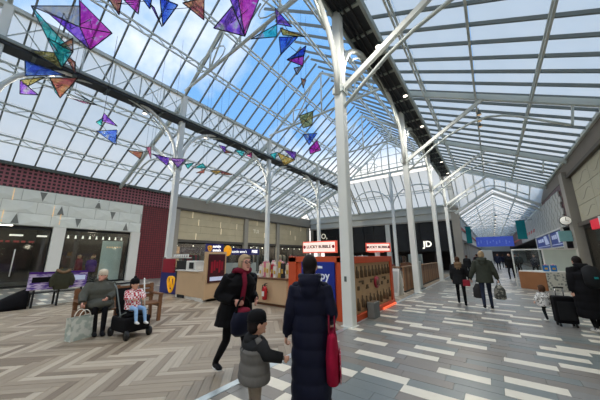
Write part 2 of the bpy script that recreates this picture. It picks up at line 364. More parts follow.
# ------------------------------------------------------------------ gutter trays, lattices and arches along the rows
M('tray_dark', (46, 50, 54), .6, 0, .2, 5); M('tray_light', (150, 158, 152), .5)
for nm, X, YY, x0, x1, side in (('beam_left_row', XB, YB, XB - .42, XB + .2, 'left'), ('beam_right_row', XA, YA, XA - .1, XA + .74, 'right')):
    b = MB(); y0, y1 = YY[0], YY[-1]
    b.box(x0, y0, 8.74 if side == 'left' else 8.82, x1, y1, 8.9)
    root = struct(b.build(nm, 'tray_dark'), 'dark cable tray and lattice beam along the %s column row' % side)
    e = MB(); e.box(x0 - .05, y0, 8.86 if side == 'left' else 8.7, x0 + .04, y1, 8.98); e.build('edge_channel', 'tray_light', root)
    e = MB(); e.box(x1 - .04, y0, 8.86 if side == 'left' else 8.7, x1 + .05, y1, 8.98); e.build('edge_channel', 'tray_light', root)
    for y in [y0 + 1.145 * i for i in range(int((y1 - y0) / 1.145) + 1)]:
        MB().box(x0, y - .05, 8.76 if side == 'right' else 8.7, x1, y + .05, 8.82).build('cross_rib', 'tray_light' if side == 'right' else 'steel_dark', root)
    if side == 'right':
        pipe = MB()
        for xx in (x0 + .22, x0 + .36, x0 + .56): pipe.rod((xx, y0, 8.74), (xx, y1, 8.74), .035, 6)
        pipe.build('cable_bundle', 'black_metal', root)
    # downlights added under the tray to brighten the interior
    if side == 'right': M('added_lamp_lens', (255, 244, 226), .5, 0, 0, 1, 0, 2.0)
    else: M('added_lamp_lens', (255, 244, 226), .5, 0, 0, 1, 0, 2.0)
    for q in range(12):
        yl_ = y0 + BAY * (q + .5) / 2; xl_ = XA + .66 if side == 'right' else XB - .38
        lo = MB().tube([(0, 0, -.16), (0, 0, -.02), (0, 0, 0)], [.11, .09, .05], 12).build('downlight', 'steel_dark', root, (xl_, yl_, 8.75)); MB().tube([(0, 0, -.175), (0, 0, -.16)], .095, 12).build('lens', 'added_lamp_lens', lo)
        ld = bpy.data.lights.new('downlight_lamp', 'SPOT'); ld.energy = LAMP; ld.spot_size = math.radians(165); ld.spot_blend = .8; ld.shadow_soft_size = .2; ld.color = (1, .95, .87)
        lo2 = bpy.data.objects.new('downlight_lamp', ld); col.objects.link(lo2); lo2.parent = lo; lo2.location = (0, 0, -.32)
    ch = MB(); ch.bar((X, y0, 10.3), (X, y1, 10.3), .14, .14); ch.bar((X, y0, 9.02), (X, y1, 9.02), .08, .08); ch.build('chord', 'steel', root)
    for i in range(len(YY) - 1):
        lt = MB(); n = 6; SP = YY[i + 1] - YY[i]
        for j in range(n):
            a = YY[i] + SP * j / n; c = YY[i] + SP * (j + 1) / n
            lt.bar((X, a, 9.02), (X, c, 10.3), .035); lt.bar((X, c, 9.02), (X, a, 10.3), .035); lt.bar((X, a, 9.02), (X, a, 10.3), .05)
        lt.build('lattice', 'steel', root)
        ap = [(X, YY[i] + SP / 2 - (SP / 2 - .13) * math.cos(PI * j / 18), 6.0 + 3.0 * math.sin(PI * j / 18) ** .75) for j in range(19)]
        MB().tube(ap, .085, 8).build('arch', 'column_paint', root)
        ap2 = [(x, YY[i] + SP / 2 + (y - YY[i] - SP / 2) * .93, z - .16) for x, y, z in ap[3:16]]
        MB().tube(ap2, .035, 6).build('inner_arch', 'steel', root)
# ------------------------------------------------------------------ cross frames at every column line
for i in range(len(YA)):
    ya, yb = YA[i], YB[i]; ym = (ya + yb) / 2
    b = MB(); b.rod((XB, yb, 10.7), (XA, ya, 10.7), .075, 8)
    fr = struct(b.build('roof_truss', 'steel'), 'tubular steel cross frame of the roof, number %s from the front' % ('one two three four five six seven'.split()[i]))
    fr['label'] = ['tubular steel cross frame of the roof behind the camera'] * 3 + ['tubular steel cross frame at the front pair of columns', 'tubular steel cross frame at the second pair of columns', 'tubular steel cross frame at the third pair of columns', 'tubular steel cross frame at the farthest pair of columns'] if False else (['tubular steel cross frame of the roof behind the camera'] * 3 + ['tubular steel cross frame at the front pair of columns', 'tubular steel cross frame at the second pair of columns', 'tubular steel cross frame at the third pair of columns', 'tubular steel cross frame at the farthest pair of columns'])[i]
    fr['group'] = 'roof cross frames'
    zr = ZR - .35; yl = lambda x: yb + (ya - yb) * (x - XB) / (XA - XB)
    for x0 in (XB, XA):
        MB().rod((x0, yl(x0), 10.35), (XM, ym, zr), .075, 8).build('rafter', 'steel', fr)
        xc = (x0 + XM) / 2; MB().rod((xc, yl(xc), 10.7), (xc, yl(xc), (10.35 + zr) / 2), .045, 6).build('post', 'steel', fr)
        xq = x0 * .72 + XM * .28
        MB().tube([(xc + (xq - xc) * math.cos(t) * 1.1, yl(xc), 11.35 + .5 * math.sin(t)) for t in [PI * 2 * j / 14 for j in range(15)]], .03, 6).build('ring', 'steel', fr)
        MB().rod((xc, yl(xc), 10.7), (x0 * .12 + XM * .88, yl(XM), zr - .5), .045, 6).build('web_strut', 'steel', fr)
    MB().rod((XM, ym, 10.7), (XM, ym, zr), .05, 6).build('post', 'steel', fr)
    # right arcade: main rafter, raking strut and curved tie
    zf = lambda x: 10.2 - .4797 * (x - XA) - .24
    MB().bar((XA, ya, zf(XA)), (XR, ya, zf(XR)), .16, .24).build('main_rafter', 'steel', fr)
    MB().bar((XA, ya, 6.12), (.55, ya, zf(.55) - .05), .12, .14).build('raking_strut', 'column_paint', fr)
    cpts = [(XA, 5.55), (-2.2, 6.1), (-1.5, 6.62), (-.85, 6.98), (0, 7.3), (.55, 7.38), (1.1, 7.26), (1.6, 7.03), (2.46, 6.5), (2.95, 6.2)]
    MB().tube([(x, ya, z) for x, z in cpts], .05, 8).build('curved_tie', 'steel', fr)
    MB().bar((2.95, ya, 6.2), (3.1, ya, zf(3.1)), .07).build('hanger', 'steel', fr)
    # left aisle: main rafter and mirrored arch
    zl = lambda x: 10.2 - .467 * (XB - x) - .24
    MB().bar((XB, yb, zl(XB)), (XL, yb, zl(XL)), .16, .24).build('main_rafter', 'steel', fr)
    cp2 = [(XB, 5.6), (-13.4, 6.2), (-14.1, 6.7), (-14.8, 7.05), (-15.6, 7.3), (-16.2, 7.35), (-17, 7.2), (-17.8, 6.85), (-18.6, 6.4), (-19.2, 6.3)]
    MB().tube([(x, yb, z) for x, z in cp2], .05, 8).build('curved_tie', 'steel', fr)
    MB().bar((XB, yb, 6.12), (-16.1, yb, zl(-16.1) - .05), .1, .12).build('raking_strut', 'column_paint', fr)
# arches under the far end
for j in range(2):
    x0 = XB + (XA - XB) / 2 * j; x1 = x0 + (XA - XB) / 2
    o = struct(MB().tube([((x0 + x1) / 2 - (x1 - x0) / 2 * math.cos(PI * i / 16), 26.9, 6.3 + 2.3 * math.sin(PI * i / 16)) for i in range(17)], .06, 8).build('roof_arch', 'steel'), '%s curved steel arch spanning the far end of the nave' % ('left' if j == 0 else 'right'))
o = struct(MB().box(XM - .13, 26.77, 0, XM + .13, 27.03, 10.3).build('column', 'column_paint'), 'pale steel column in the middle of the far end')
# ================================================================== WALLS AND SHOPFRONTS
grid_mat('red_mosaic', (128, 44, 50), (70, 28, 34), .16, .16, .022, .45, 0, (0, PI / 2, PI / 2), .6, (114, 38, 46))
grid_mat('red_lattice', (30, 14, 18), (150, 84, 96), .21, .21, .045, .5, 0, (0, PI / 2, PI / 2), -.6)
M('fascia_white', (226, 231, 225), .5, 0, .04, 4); M('fascia_grey', (178, 182, 177), .55, 0, .05, 4); M('inlay_grey', (120, 124, 120), .5)
M('led_warm', (255, 214, 160), .5, 0, 0, 1, 0, .3); M('led_white', (255, 250, 240), .5, 0, 0, 1, 0, 1.4); M('led_soft', (250, 246, 232), .5, 0, 0, 1, 0, .8)
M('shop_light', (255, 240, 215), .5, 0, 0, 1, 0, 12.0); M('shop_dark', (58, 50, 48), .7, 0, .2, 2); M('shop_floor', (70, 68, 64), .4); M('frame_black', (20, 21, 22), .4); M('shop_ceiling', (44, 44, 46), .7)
M('neon_red', (170, 60, 60), .5, 0, 0, 1, 0, .15); M('frosted_film', (196, 208, 200), .5, 0, .05, 3)
wl = struct(MB().box(XL - .5, -14.3, 5.3, XL, 10.35, 6.62).box(XL - .5, 8.05, 0, XL, 10.35, 5.3).build('wall_left', 'red_mosaic'), 'dark red mosaic wall above and beside the left shopfronts')
# pierced lattice band along the top
MB().box(XL, -14.3, 5.32, XL + .05, 10.3, 6.45).build('lattice_band', 'red_lattice', wl)
MB().box(XL - .1, -14.3, 6.45, XL + .22, 10.35, 6.62).build('eave_beam', 'steel_dark', wl)
# faceted pale fascia of the first shops
fs = struct(MB().box(XL - .2, -14.3, 3.28, XL + .02, 8.03, 5.3).build('wall_left_fascia', 'fascia_grey'), 'pale grey faceted fascia with triangular inlays over the left shops')
pw, ph = 1.34, .66; rnd = random.Random(5)
for r in range(3):
    y = -14.2 - (pw / 2 if r % 2 else 0); z = 3.3 + r * ph
    while y < 7.98:
        a, b = max(y, -14.2), min(y + pw, 8.0)
        if b - a > .15:
            apx = a + (b - a) * (.3 + .4 * rnd.random()); apz = z + ph * (.3 + .4 * rnd.random()); X = XL + .02; t = .035
            v = [(X + t, a + .008, z + .008), (X + t, b - .008, z + .008), (X + t, b - .008, z + ph - .008), (X + t, a + .008, z + ph - .008), (X + t + .05, apx, apz), (X, a + .008, z + .008), (X, b - .008, z + .008), (X, b - .008, z + ph - .008), (X, a + .008, z + ph - .008)]
            MB().add(v, [(0, 1, 4), (1, 2, 4), (2, 3, 4), (3, 0, 4), (5, 6, 1, 0), (6, 7, 2, 1), (7, 8, 3, 2), (8, 5, 0, 3)]).build('fascia_panel', 'fascia_white', fs)
        y += pw
for i, yy in enumerate([-6 + .87 * q for q in range(16)]):
    r = (i * 2) % 3; zc = 3.3 + r * ph + ph / 2; up = 1 if i % 2 else -1; X = XL + .085; h = .26; w2 = .15
    v = [(X, yy - w2, zc - up * h), (X, yy + w2, zc - up * h), (X, yy, zc + up * h)]; MB().slab(v, (1, 0, 0), .03).build('triangle_inlay', 'inlay_grey', fs)
for yy, z0 in ((1.55, 4.6), (1.35, 3.4), (3.25, 3.9), (-.6, 4.1), (3.6, 3.45)):
    MB().box(XL + .06, yy - .015, z0, XL + .1, yy + .015, z0 + .62).build('light_slit', 'led_warm', fs)
for i, (a, b) in enumerate(((3.4, 3.97), (7.47, 8.05), (-4.2, -3.7))):
    o = struct(MB().box(XL - .45, a, 0, XL + .06, b, 3.3).build('pillar', 'white_paint'), ['white shopfront pier between the two left shops', 'white shopfront pier beside the red mosaic wall', 'white shopfront pier behind the camera side'][i])
    bevel(o, .02)
def shop(n, label, y0, y1, ztop, depth=4.5, mull=(), X=XL - .2, sgn=-1, lights=3):
    """recessed dark shop room with glass front (front plane at X, room on the side sgn)."""
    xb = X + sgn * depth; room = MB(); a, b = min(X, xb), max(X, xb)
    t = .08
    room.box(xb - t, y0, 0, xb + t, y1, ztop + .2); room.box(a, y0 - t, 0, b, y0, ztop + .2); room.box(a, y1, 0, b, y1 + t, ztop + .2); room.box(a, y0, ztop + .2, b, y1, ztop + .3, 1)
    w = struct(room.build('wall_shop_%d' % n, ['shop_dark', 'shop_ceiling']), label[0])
    MB().box(a, y0, 0, b, y1, .012).build('shop_floor', 'shop_floor', w)
    for i in range(lights):
        y = y0 + (y1 - y0) * (i + .5) / lights
        for q in (.3, .7):
            MB().box(X + sgn * depth * q - .15, y - .3, ztop + .16, X + sgn * depth * q + .15, y + .3, ztop + .2).build('ceiling_light', 'shop_light', w)
    pw_ = {1: 6, 2: 45, 3: 130, 4: 110, 5: 110}.get(n, 20)
    ld = bpy.data.lights.new('shop_fill_lamp', 'POINT'); ld.energy = pw_; ld.color = (1, .85, .68); ld.shadow_soft_size = .25; lo2 = bpy.data.objects.new('shop_fill_lamp', ld); col.objects.link(lo2); lo2.parent = w; lo2.location = (X + sgn * 1.3, (y0 + y1) / 2, ztop - .25)  # unseen point lamp added to brighten the shop room
    f = MB(); f.box(X - .05, y0, 0, X + .05, y0 + .07, ztop); f.box(X - .05, y1 - .07, 0, X + .05, y1, ztop); f.box(X - .05, y0, ztop - .12, X + .05, y1, ztop); f.box(X - .05, y0, 0, X + .05, y1, .1)
    g = struct(f.build('window_%d' % n, 'frame_black'), label[1])
    ys = [y0] + list(mull) + [y1]
    for i in range(len(ys) - 1):
        MB().box(X - .01, ys[i] + .04, .1, X + .01, ys[i + 1] - .04, ztop - .12).build('pane', 'shop_glass', g)
        if i: MB().box(X - .04, ys[i] - .03, 0, X + .04, ys[i] + .03, ztop).build('mullion', 'frame_black', g)
    return w, g
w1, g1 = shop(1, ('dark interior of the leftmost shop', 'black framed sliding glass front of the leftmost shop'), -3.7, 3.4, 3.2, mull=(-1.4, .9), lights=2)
for yy in (1.55, 1.35, 1.7): pass
MB().tube([(XL - .1, 2.1, .6), (XL - .1, 2.1, 2.0)], .025, 6).build('door_pull', 'white_paint', g1)
text('WELCOME', .16, 'neon_red', w1, (XL - .9, 2.0, 2.45), FACE_PX, 'neon_lettering') if False else None
for j, yy in enumerate((1.45, 1.75, 2.05, 2.35, 2.65)): MB().box(XL - 1.0, yy, 2.4, XL - .98, yy + (.16 if j % 2 else .22), 2.5).build('neon_dash', 'neon_red', w1)
for yy in (1.9, 3.0): MB().box(XL - 1.6, yy, 2.78, XL - 1.2, yy + .5, 2.86).build('ceiling_light', 'led_soft', w1)
M('dim_figures', (70, 55, 55), .8, 0, .5, 9)
MB().box(XL - 3.2, .9, .9, XL - 3.1, 3.0, 2.0).build('wall_poster', 'dim_figures', w1)
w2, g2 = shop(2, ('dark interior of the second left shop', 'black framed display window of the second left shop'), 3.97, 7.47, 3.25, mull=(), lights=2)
MB().box(XL - .75, 6.1, .05, XL - .7, 7.3, 2.65).build('frosted_screen', 'frosted_film', w2)
for j in range(6): MB().box(XL - .69, 6.35 + j * .15, 2.18, XL - .68, 6.43 + j * .15, 2.27).build('screen_dash', 'led_warm', w2)
lb_ = MB().rod((XL - .6, 4.1, 2.92), (XL - .6, 7.35, 2.92), .012, 6).build('lamp_rail', 'steel_dark', w2)
for j in range(9): MB().tube([(XL - .6, 4.25 + j * .36, 2.91), (XL - .6, 4.25 + j * .36, 2.84), (XL - .6, 4.25 + j * .36, 2.72)], [.03, .035, .06], 8).build('spot_lamp', 'led_soft', w2)
# ---------------- second facade of the left side
M('taupe', (156, 151, 141), .6, 0, .05, 2); M('taupe_dark', (92, 88, 82), .6, 0, .06, 2); M('cream_panel', (196, 184, 154), .6, 0, .09, 1.6, .25)
M('gold_light', (250, 236, 205), .5, 0, 0, 1, 0, .3)
w = struct(MB().box(XL - .6, 10.35, 5.5, XL + .1, YEND, 6.62).build('wall_left_rear', 'taupe'), 'taupe beam and panelled wall over the rear left shops')
MB().box(XL - .6, 10.35, 2.9, XL - .14, YEND, 5.5).build('panel_backing', 'taupe_dark', w)
MB().box(XL - .6, 10.36, 2.75, XL + .02, YEND, 2.95).build('soffit_beam', 'taupe_dark', w)
MB().box(XL + .02, 10.36, 5.4, XL + .14, YEND, 5.55).build('moulding', 'taupe_dark', w)
for y in (10.35, 17.85, 22.85, 29.2): bevel(MB().box(XL - .5, y, 0, XL + .12, y + .5, 5.5).build('pilaster', 'taupe', w), .02)
rnd = random.Random(9)
for r in range(4):
    z = 2.97 + r * .61
    for (a, b) in ((10.86, 17.84), (18.36, 22.84), (23.36, 29.19)):
        y = a
        while y < b - .05:
            e = min(b, y + rnd.uniform(1.1, 2.3)); e = b if b - e < .6 else e
            MB().box(XL - .15, y + .006, z + .006, XL - .1 + rnd.uniform(0, .03), e - .006, z + .604).build('cream_panel', 'cream_panel', w)
            if rnd.random() < .42 and e < b: MB().box(XL - .12, e - .02, z + .03, XL - .055, e + .02, z + .58).build('light_slit', 'gold_light', w)
            y = e
M('letter_pale', (225, 222, 205), .5, 0, 0, 1, 0, .25)
text('TUI', .55, 'letter_pale', w, (XL - .04, 19.6, 4.2), FACE_PX)
M('goods_a', (120, 30, 52), .7, 0, .5, 3); M('goods_b', (46, 50, 88), .7, 0, .5, 3); M('goods_c', (190, 160, 130), .7, 0, .4, 3); M('goods_d', (40, 38, 40), .7, 0, .4, 3); M('goods_e', (205, 195, 180), .7, 0, .3, 3)
GOODS = ['goods_a', 'goods_b', 'goods_c', 'goods_d', 'goods_e']
def rack(x, y, z0, ln, h, label, mats, along='y', grp='goods displays'):
    t = thing('display_rack', label, 'rack', (x, y, z0), 0, grp); f = MB()
    for s in (-1, 1): f.bar((0, s * ln / 2, 0), (0, s * ln / 2, h), .04); f.bar((-.2, s * ln / 2, .02), (.2, s * ln / 2, .02), .04)
    f.bar((0, -ln / 2, h), (0, ln / 2, h), .03); f.build('rack_frame', 'steel_dark', t); n = int(ln / .11); rr = random.Random(label)
    for i in range(n):
        yy = -ln / 2 + .08 + i * (ln - .16) / max(1, n - 1); hh = h * rr.uniform(.45, .7); m = rr.choice(mats); wd = rr.uniform(.17, .24)
        MB().tube([(0, yy, h - .05), (0, yy, h - .12), (0, yy, h - .2), (0, yy, h - hh)], [(.03, .01), (wd * .8, .035), (wd, .045), (wd * 1.02, .04)], 8, side=(1, 0, 0)).build('garment', m, t)
    return t
bays = ((10.86, 17.84), (18.36, 22.84), (23.36, 29.19)); nm3 = ('first', 'second', 'third')
for i, (a, b) in enumerate(bays):
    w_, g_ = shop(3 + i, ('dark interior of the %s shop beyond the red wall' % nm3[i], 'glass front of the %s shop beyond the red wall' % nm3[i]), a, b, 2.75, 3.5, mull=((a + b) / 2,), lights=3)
    for q in range(2):
        yq = a + (b - a) * (.28 + .45 * q)
        rack(XL - 1.0, yq, .012, 1.7, 1.75, '%s clothes rack in the %s shop beyond the red wall' % ('near' if q == 0 else 'far', nm3[i]), [GOODS[(i + q) % 3], GOODS[3], GOODS[(i * 2 + q) % 5]])
    MB().box(XL - 3.55, a + .5, .6, XL - 3.5, a + 2.2, 2.5).build('wall_display', GOODS[(i + 2) % 5], w_)
    for q in range(5): MB().ell((XL - .9, a + .5 + q * (b - a - 1) / 4, 2.5), .06, .06, .05, 8, 6).build('spot_lamp', 'led_white', w_)
# ---------------- far end wall
M('end_light', (196, 198, 192), .6, 0, .04, 1); M('end_black', (22, 25, 30), .35, 0, .25, 1)
e = struct(MB().box(XL, YEND, 5.1, -2.4, YEND + .4, 6.8).build('wall_end', 'end_light'), 'pale bulkhead over the dark shopfronts at the far end')
MB().box(XL, YEND - .18, 5.95, -2.4, YEND, 6.1).build('ledge', 'end_light', e); MB().box(XL, YEND - .1, 5.1, -2.4, YEND, 5.25).build('ledge', 'taupe', e)
MB().box(XL + .2, YEND + .1, 2.1, -2.4, YEND + .3, 5.1).build('black_fascia', 'end_black', e)
for i in range(14): MB().box(XL + .3 + i * 1.27, YEND + .04, 2.15, XL + .36 + i * 1.27, YEND + .1, 5.1).build('fascia_rib', 'black_metal', e)
for z in (3.1, 4.1): MB().box(XL + .2, YEND + .05, z, -2.4, YEND + .1, z + .05).build('fascia_rail', 'black_metal', e)
MB().box(-9.7, YEND - .1, 0, -9.2, YEND + .3, 5.1).build('pilaster', 'end_light', e); MB().box(XL + .15, YEND - .1, 0, XL + .5, YEND + .2, 5.1).build('pilaster', 'taupe', e)
MB().box(XL + .2, YEND + 3.5, 0, -2.4, YEND + 3.7, 2.3).build('shop_back', 'shop_dark', e); MB().box(XL + .2, YEND + .3, 2.1, -2.4, YEND + 3.5, 2.2).build('shop_ceiling', 'shop_ceiling', e)
MB().box(XL, YEND - .02, 2.0, -2.45, YEND + .08, 2.12).build('soffit', 'frame_black', e)
for i in range(8): MB().box(XL + 1 + i * 2.2, YEND + 1.5, 2.08, XL + 1.5 + i * 2.2, YEND + 1.8, 2.1).build('ceiling_light', 'led_soft', e)
MB().box(-2.9, YEND - .12, 0, -2.2, YEND + .4, 6.6).build('corner_pier', 'taupe', e)
sg = thing('shop_sign', 'white JD letters on the black fascia at the far end', 'sign', (-5.4, YEND + .03, 2.75)); text('JD', .85, 'led_soft', sg, (0, 0, 0), FACE_NY, extrude=.03, bold=.02)
sg = thing('shop_sign', 'white round letter O on the black fascia left of the front column', 'sign', (-18.1, YEND + .03, 4.15)); text('O,', .95, 'letter_pale', sg, (0, 0, 0), FACE_NY, extrude=.03, bold=.015)
for i, (x, wd) in enumerate(((-13.5, 1.6), (-8.4, 1.8), (-4.6, 1.2))):
    rack(x, YEND + 1.2, 0, wd, 1.6, ('clothes rack deep in the far end shop, left of its pilaster', 'clothes rack in the far end shop beside its pilaster', 'clothes rack in the far end shop under the white JD letters')[i], GOODS)
# ---------------- right wall
M('bronze', (84, 76, 68), .5, .2, .08, 2); M('eave_taupe', (120, 112, 102), .6, 0, .05, 2); M('cream_big', (172, 168, 146), .6, 0, .06, 1.2); M('grey_tile', (178, 180, 176), .55, 0, .05, 3)
r = struct(MB().box(XR, YBACK, 6.0, XR + .5, 90, 6.95).build('wall_right', 'eave_taupe'), 'taupe eaves wall above the right hand shops')
MB().box(XR + .16, YBACK, 3.2, XR + .5, 20.3, 6.0).build('panel_backing', 'bronze', r)
MB().box(XR - .06, YBACK, 5.86, XR + .2, 20.3, 6.02).build('moulding', 'bronze', r); MB().box(XR - .02, YBACK, 3.1, XR + .3, 20.3, 3.3).build('soffit_beam', 'bronze', r)
for i in range(8):
    for j in range(3):
        y = -3.2 + i * 2.9; z = 3.32 + j * .85
        MB().box(XR + .1, y + .01, z + .01, XR + .17 + .012 * ((i + j) % 2), y + 2.89, z + .84).build('cream_panel', 'cream_big', r)
        MB().tube([(XR + .1, y + .3 + q * .25, z + .42 + .2 * math.sin(q * .7 + i)) for q in range(10)], .012, 5).build('relief_curve', 'taupe', r)
bevel(MB().box(XR - .2, 20.4, 0, XR + .4, 21.2, 6.3).build('pier', 'taupe', r), .02)
bevel(MB().box(XR - .2, 9.6, 0, XR + .4, 10.5, 3.3).build('pier', 'taupe_dark', r), .02)
for i, (a, b) in enumerate(((2.0, 9.6), (10.5, 20.2))):
    shop(6 + i, ('dark interior of the %s right hand shop' % ('near' if i == 0 else 'middle'), 'glass front of the %s right hand shop' % ('near' if i == 0 else 'middle')), a, b, 3.1, 3.5, mull=((a + b) / 2,), X=XR + .2, sgn=1)
M('sign_red', (196, 20, 44), .5, 0, .05, 2, 0, .35)
o = thing('shop_sign', 'red fascia sign on the right wall nearest the camera', 'sign', (XR + .05, 17.4, 2.55)); bevel(MB().box(-.08, -.6, .22, .06, .7, .66).build('sign_board', 'sign_red', o), .02); MB().box(-.1, -.85, .12, .04, -.62, .7).build('sign_end_panel', 'fascia_white', o)
grid_mat('red_mosaic_right', (96, 40, 46), (52, 24, 30), .2, .2, .03, .5, 0, (0, PI / 2, PI / 2), .5)
MB().box(XR + .02, 21.3, 3.3, XR + .5, 90, 6.0).build('mosaic_wall', 'red_mosaic_right', r)
pt = MB().box(-.04, -.36, -.19, .04, .36, .19).mesh('grey_tile', 'grey_tile')
for j in range(6):
    for i in range(40):
        y = 23.0 + i * .74 + (.37 if j % 2 else 0)
        o = link('grey_tile', pt, r, (XR - .03 - .02 * ((i * 7 + j * 3) % 3), y, 3.55 + j * .385))
MB().box(XR - .02, 22.5, 0, XR + .3, 90, .3).build('plinth', 'taupe_dark', r); MB().box(XR + 3, 21.3, 0, XR + 3.2, 90, 3.3).build('shop_back', 'shop_dark', r)
MB().box(XR, 21.3, 3.28, XR + 3, 90, 3.36).build('shop_ceiling', 'shop_ceiling', r)
M('sign_blue', (52, 72, 140), .5, 0, .08, 2, 0, .12); M('sign_white', (190, 200, 226), .5, 0, 0, 1, 0, .2)
sf = thing('blue_storefront', 'white framed shopfront with blue sign panels on the right wall', 'shopfront', (XR - .04, 24.2, 0)); fr_ = MB()
for y in (0, 4.6, 12.6): fr_.box(-.08, y - .09, 0, .06, y + .09, 3.42)
fr_.box(-.08, 0, 3.3, .06, 12.6, 3.42); fr_.box(-.06, 0, 2.1, .04, 12.6, 2.18); fr_.build('white_frame', 'white_paint', sf)
for a, b in ((.1, 4.5), (4.7, 12.5)):
    p = MB().box(-.02, a, 2.2, .02, b, 3.28).build('sign_panel', 'sign_blue', sf)
    MB().box(-.01, a, .1, .01, b, 2.1).build('pane', 'shop_glass', sf)
    s = (b - a); MB().slab([(-.05, a + s * .08, 2.5), (-.05, a + s * .3, 2.45), (-.05, a + s * .36, 3.2), (-.05, a + s * .2, 3.2)], (1, 0, 0), .03).build('sign_emblem', 'sign_white', p)
    for q in range(3): MB().box(-.05, a + s * (.42 + .15 * q), 2.75, -.03, a + s * (.53 + .15 * q), 3.05).build('sign_dash', 'sign_white', p)
    MB().box(-.05, a + s * .08, 2.32, -.03, a + s * .92, 2.38).build('sign_line', 'sign_white', p)
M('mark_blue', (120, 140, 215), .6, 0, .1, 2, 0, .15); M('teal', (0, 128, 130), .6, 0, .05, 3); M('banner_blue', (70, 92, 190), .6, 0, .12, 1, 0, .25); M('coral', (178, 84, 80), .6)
def banner(x, y, z0, z1, label, wd=.7):
    b = thing('hanging_banner', label, 'banner', (x, y, z0), 0, 'teal wall banners'); bevel(MB().box(-wd / 2, -.02, 0, wd / 2, .02, z1 - z0).build('cloth', 'teal', b), .005)
    MB().rod((-wd / 2 - .1, 0, z1 - z0), (wd / 2 + .1, 0, z1 - z0), .03).build('top_rod', 'steel_dark', b); MB().rod((-wd / 2, 0, 0), (wd / 2, 0, 0), .02).build('bottom_rod', 'steel_dark', b); MB().rod((0, 0, z1 - z0), (1.25 if x > 0 else -.5, 0, z1 - z0), .03).build('wall_arm', 'steel_dark', b)
banner(2.9, 37.0, 3.3, 5.35, 'teal hanging banner on the right wall of the gallery', .8)
banner(-2.0, 37.0, 3.0, 5.0, 'teal hanging banner on the left wall of the gallery', .55)
M('dial_white', (235, 232, 222), .5, 0, 0, 1, 0, .3)  # dial glows of itself to read brighter, though it is no lamp
ck = thing('wall_clock', 'round white clock standing out from the taupe pier', 'clock', (XR - .42, 20.6, 3.5)); MB().tube([(0, -.12, 0), (0, .05, 0)], .26, 24).build('case', 'steel_dark', ck)
MB().tube([(0, -.14, 0), (0, -.12, 0)], .23, 24).build('dial', 'dial_white', ck); MB().bar((0, -.15, 0), (.02, -.15, .18), .03, .02).bar((0, -.15, 0), (.12, -.15, -.04), .03, .02).build('clock_hands', 'black_metal', ck); MB().bar((0, -.03, 0), (.42, -.03, 0), .05).build('bracket', 'steel_dark', ck)
M('pale_teal', (130, 180, 184), .6)
cs = thing('projecting_sign', 'small pale teal sign projecting below the clock', 'sign', (XR - .42, 20.9, 2.35)); bevel(MB().box(-.35, -.04, 0, .2, .04, .6).build('sign_board', 'pale_teal', cs), .02); MB().bar((.1, 0, .3), (.42, 0, .3), .05).build('bracket', 'steel_dark', cs)
# ---------------- gallery beyond the end wall: gabled white roof, walls, blue banner
GXL, GXR, GZE, GZA, GY1 = -2.4, 4.0, 5.8, 7.85, 90
gl = struct(MB().box(GXL - .3, YEND + .4, 3.2, GXL, GY1, 5.85).build('wall_gallery_left', 'end_light'), 'pale left wall of the far gallery')
MB().box(GXL - .28, YEND + .4, 2.95, GXL + .05, GY1, 3.25).build('soffit_beam', 'taupe_dark', gl); MB().box(GXL - 2.5, YEND + .4, 0, GXL - 2.3, GY1, 3.0).build('shop_back', 'shop_dark', gl)
MB().box(GXL, YEND + .4, 4.3, GXL + .06, GY1, 4.6).build('coral_band', 'coral', gl); MB().box(XR - .1, 36, 4.0, XR - .02, GY1, 4.0 + .3).build('coral_band', 'coral', r)
for i in range(12): MB().box(GXL - .3, 33 + i * 4.2, 0, GXL + .05, 33.5 + i * 4.2, 3.2).build('pilaster', 'taupe', gl)
XG = (GXL + GXR) / 2
for nm, x0, lbl in (('roof_gallery_left', GXL, 'left'), ('roof_gallery_right', GXR, 'right')):
    v = Vector((XG - x0, 0, GZA - GZE)); slope(nm, 'white %s slope of the far gallery roof' % lbl, (x0, 0, GZE), (0, 1, 0), v, YEND, 1.5, 40, [0, v.length * .5, v.length], 'gallery_pane', .1, .03, .035)
fb = MB(); fb.bar((GXL - .1, YEND, GZE - .05), (XG, YEND, GZA + .08), .25, .25); fb.bar((GXR + .1, YEND, GZE - .05), (XG, YEND, GZA + .08), .25, .25); fb.bar((GXL, YEND + .2, GZE - .4), (XG, YEND + .2, GZA - .45), .1, .14); fb.bar((GXR, YEND + .2, GZE - .4), (XG, YEND + .2, GZA - .45), .1, .14)
gf = struct(fb.build('roof_gallery_gable', 'column_paint'), 'pale gable frame where the far gallery begins')
for i in range(13):
    y = YEND + 4.4 * (i + 1) - .3; b = MB(); b.bar((GXL, y, GZE - .12), (XG, y, GZA - .12), .1, .12); b.bar((GXR, y, GZE - .12), (XG, y, GZA - .12), .1, .12); b.rod((GXL, y, GZE), (GXR, y, GZE), .03); b.rod((XG, y, GZE), (XG, y, GZA - .2), .03); b.build('gallery_truss', 'column_paint', gf)
    if i < 8:
        lo = MB().tube([(0, 0, -.16), (0, 0, -.02), (0, 0, 0)], [.11, .09, .05], 12).build('downlight', 'steel_dark', gf, (XG, y, GZE - .02)); MB().tube([(0, 0, -.175), (0, 0, -.16)], .095, 12).build('lens', 'added_lamp_lens', lo)  # fixture and spot added to lift the light in the gallery
        ld = bpy.data.lights.new('downlight_lamp', 'SPOT'); ld.energy = LAMP * .5; ld.spot_size = math.radians(165); ld.spot_blend = .8; ld.shadow_soft_size = .2; ld.color = (1, .95, .87); lo2 = bpy.data.objects.new('downlight_lamp', ld); col.objects.link(lo2); lo2.parent = lo; lo2.location = (0, 0, -.32)
